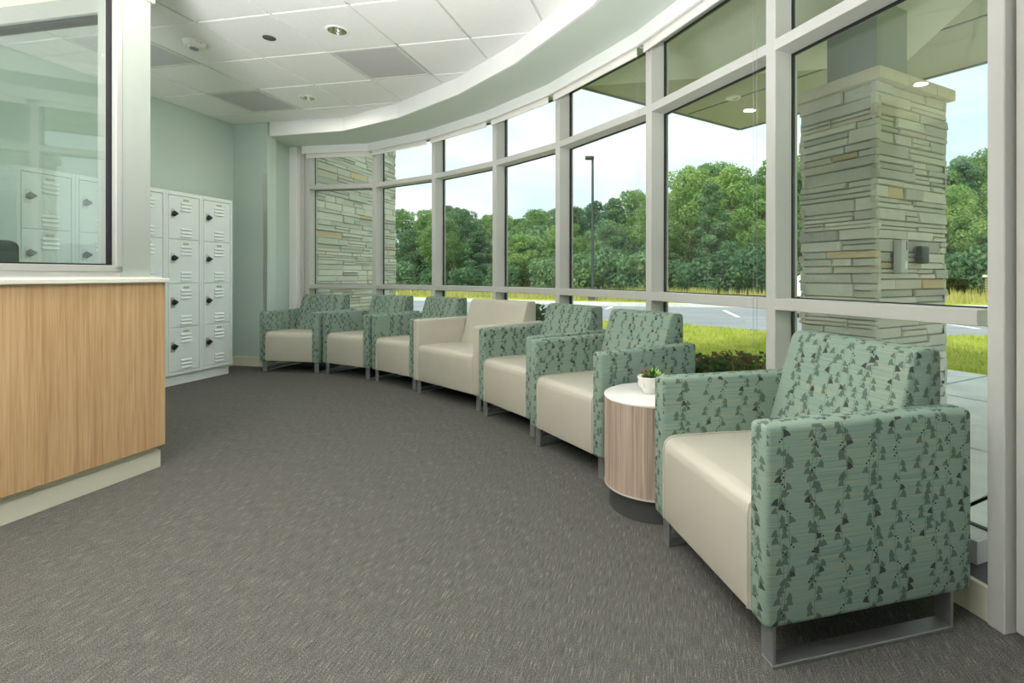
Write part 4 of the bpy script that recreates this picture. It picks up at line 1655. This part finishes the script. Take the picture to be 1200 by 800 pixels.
def planting(loc, s, kind, label):
    r = empty('bedding_shrub' if kind else 'grass_clump', loc)
    tag(r, label, 'shrub' if kind else 'ornamental grass', 'low planting outside the window' )
    if kind:
        bm = B()
        leaf_cloud(bm, [(rsx.uniform(-.16, .16), rsx.uniform(-.12, .12), rsx.uniform(.08, .30), rsx.uniform(.09, .14)) for _ in range(9)], 2000, 0.022, rsx)
        mesh_obj('foliage', bm, MAT['shrubleaf'], r)
        bm = B()
        for k in range(5):
            tube(bm, (0, 0, 0), (rsx.uniform(-.12, .12), rsx.uniform(-.1, .1), .28), 0.006, 0.003, 5)
        mesh_obj('stems', bm, MAT['bark'], r)
    else:
        bm = B()
        for k in range(220):
            an = rsx.uniform(0, 6.28)
            L = rsx.uniform(.22, .40)
            t_ = rsx.uniform(.1, .7)
            d_ = Vector((math.cos(an) * math.sin(t_), math.sin(an) * math.sin(t_), math.cos(t_)))
            n_ = Vector((-math.sin(an), math.cos(an), 0)) * 0.006
            b_ = Vector((rsx.uniform(-.05, .05), rsx.uniform(-.05, .05), 0))
            m_ = b_ + d_ * L * .6
            tp = b_ + d_ * L + Vector((0, 0, -.05 * t_))
            v_ = [bm.verts.new(c) for c in (b_ - n_, b_ + n_, m_ + n_, m_ - n_, tp)]
            bm.faces.new(v_[:4])
            bm.faces.new([v_[3], v_[2], v_[4]])
        mesh_obj('blades', bm, MAT['blade'], r)
    r.scale = (s, s, s)
    return r


bed = offs(MP, 0.62)
beds = [(5, -0.12, 0.95, 1, 'low dark red-green shrub outside, leftmost in the row beside the lawn'),
        (5, 0.02, 1.0, 1, 'low dark red-green shrub outside, second from the left in the row beside the lawn'),
        (5, 0.13, 0.95, 1, 'low dark red-green shrub outside, third from the left in the row beside the lawn'),
        (5, 0.24, 0.95, 1, 'low dark red-green shrub outside, just left of the bright grass clump'),
        (5, 0.325, 1.0, 0, 'bright green grass clump outside, beside the upright left of the nearest armchair'),
        (5, 0.00, 1.0, 0, 'pale arching grass clump outside behind the low dark shrubs'),
        (3, 0.04, 1.35, 1, 'brownish shrub outside, showing between the beige armchair and its right neighbour')]
for i, f, s, kind, lab in beds:
    p = bed[i].lerp(bed[i + 1], f)
    if 'behind the low dark' in lab:
        p = offs(MP, 0.95)[i].lerp(offs(MP, 0.95)[i + 1], f)
    planting((p.x, p.y, GZ), s * 1.5, kind, lab)

# ------------------------------------------------------------------ light
w = bpy.data.worlds.new('sky')
S.world = w
w.use_nodes = True
nt = w.node_tree
bg = nt.nodes['Background']
tc = nt.nodes.new('ShaderNodeTexCoord')
mp = nt.nodes.new('ShaderNodeMapping')
mp.inputs['Scale'].default_value = (1.6, 1.6, 4.5)
ns = nt.nodes.new('ShaderNodeTexNoise')
ns.inputs['Scale'].default_value = 1.6
ns.inputs['Detail'].default_value = 5
ns.inputs['Roughness'].default_value = 0.5
rp = nt.nodes.new('ShaderNodeValToRGB')
rp.color_ramp.elements[0].position = 0.36
rp.color_ramp.elements[0].color = (0.60, 0.80, 0.88, 1)
rp.color_ramp.elements[1].position = 0.60
rp.color_ramp.elements[1].color = (0.94, 0.98, 1.0, 1)
nt.links.new(tc.outputs['Generated'], mp.inputs[0])
nt.links.new(mp.outputs[0], ns.inputs[0])
nt.links.new(ns.outputs[0], rp.inputs[0])
nt.links.new(rp.outputs[0], bg.inputs[0])
bg.inputs[1].default_value = 1.45

sd = bpy.data.lights.new('sun', 'SUN')
sd.energy = 3.8
sd.angle = math.radians(12)
sd.color = (1.0, 0.97, 0.9)
so = bpy.data.objects.new('sun', sd)
so.rotation_euler = Vector((0.45, 0.55, -0.75)).to_track_quat('-Z', 'Y').to_euler()
COL.objects.link(so)

for k, (i, j) in enumerate([(d_[0], d_[1]) for d_ in downs] + extra):  # seen downlights first, then the added fill lamps out of view
    n, a = tile_c(i, j)
    ld = bpy.data.lights.new('downlight_and_fill', 'AREA')
    ld.shape = 'DISK'
    ld.size = 0.10
    ld.energy = 9.0 if k > 1 else (9.0, 14.0)[k]
    ld.color = (1.0, 0.95, 0.86)
    lo = bpy.data.objects.new('downlight_and_fill', ld)
    lo.location = W(n, a, CEIL - 0.012)
    COL.objects.link(lo)

# added fill lamps without a fixture, aimed up to brighten the ceiling
for (x, y, z, e, tgt) in ((-1.1, -0.5, 0.9, 200, (-1.15, 0.75, 2.9)), (-4.2, 1.3, 1.0, 26, (-4.25, 2.1, 2.9))):
    ld = bpy.data.lights.new('bounce_fill', 'AREA')
    ld.size = 0.8
    ld.spread = math.radians(112)
    ld.energy = e
    lo = bpy.data.objects.new('bounce_fill', ld)
    lo.location = (x, y, z)
    lo.rotation_euler = (Vector(tgt) - Vector((x, y, z))).to_track_quat('-Z', 'Y').to_euler()
    COL.objects.link(lo)

# ------------------------------------------------------------------ camera
cd = bpy.data.cameras.new('camera')
cd.sensor_fit = 'HORIZONTAL'
cd.sensor_width = 36
cd.lens = 18.0
cd.shift_x = (600 - 670) / 1200
cd.shift_y = -(400 - 322.5) / 1200
cd.clip_start = 0.05
cd.clip_end = 400
co_ = bpy.data.objects.new('camera', cd)
co_.location = (0, 0, EYE)
co_.rotation_euler = (PI / 2, 0, 0)
COL.objects.link(co_)
S.camera = co_
S.view_settings.view_transform = 'Standard'
S.view_settings.look = 'None'
S.view_settings.exposure = 0.0
S.view_settings.gamma = 1.0
S.view_settings.use_curve_mapping = False
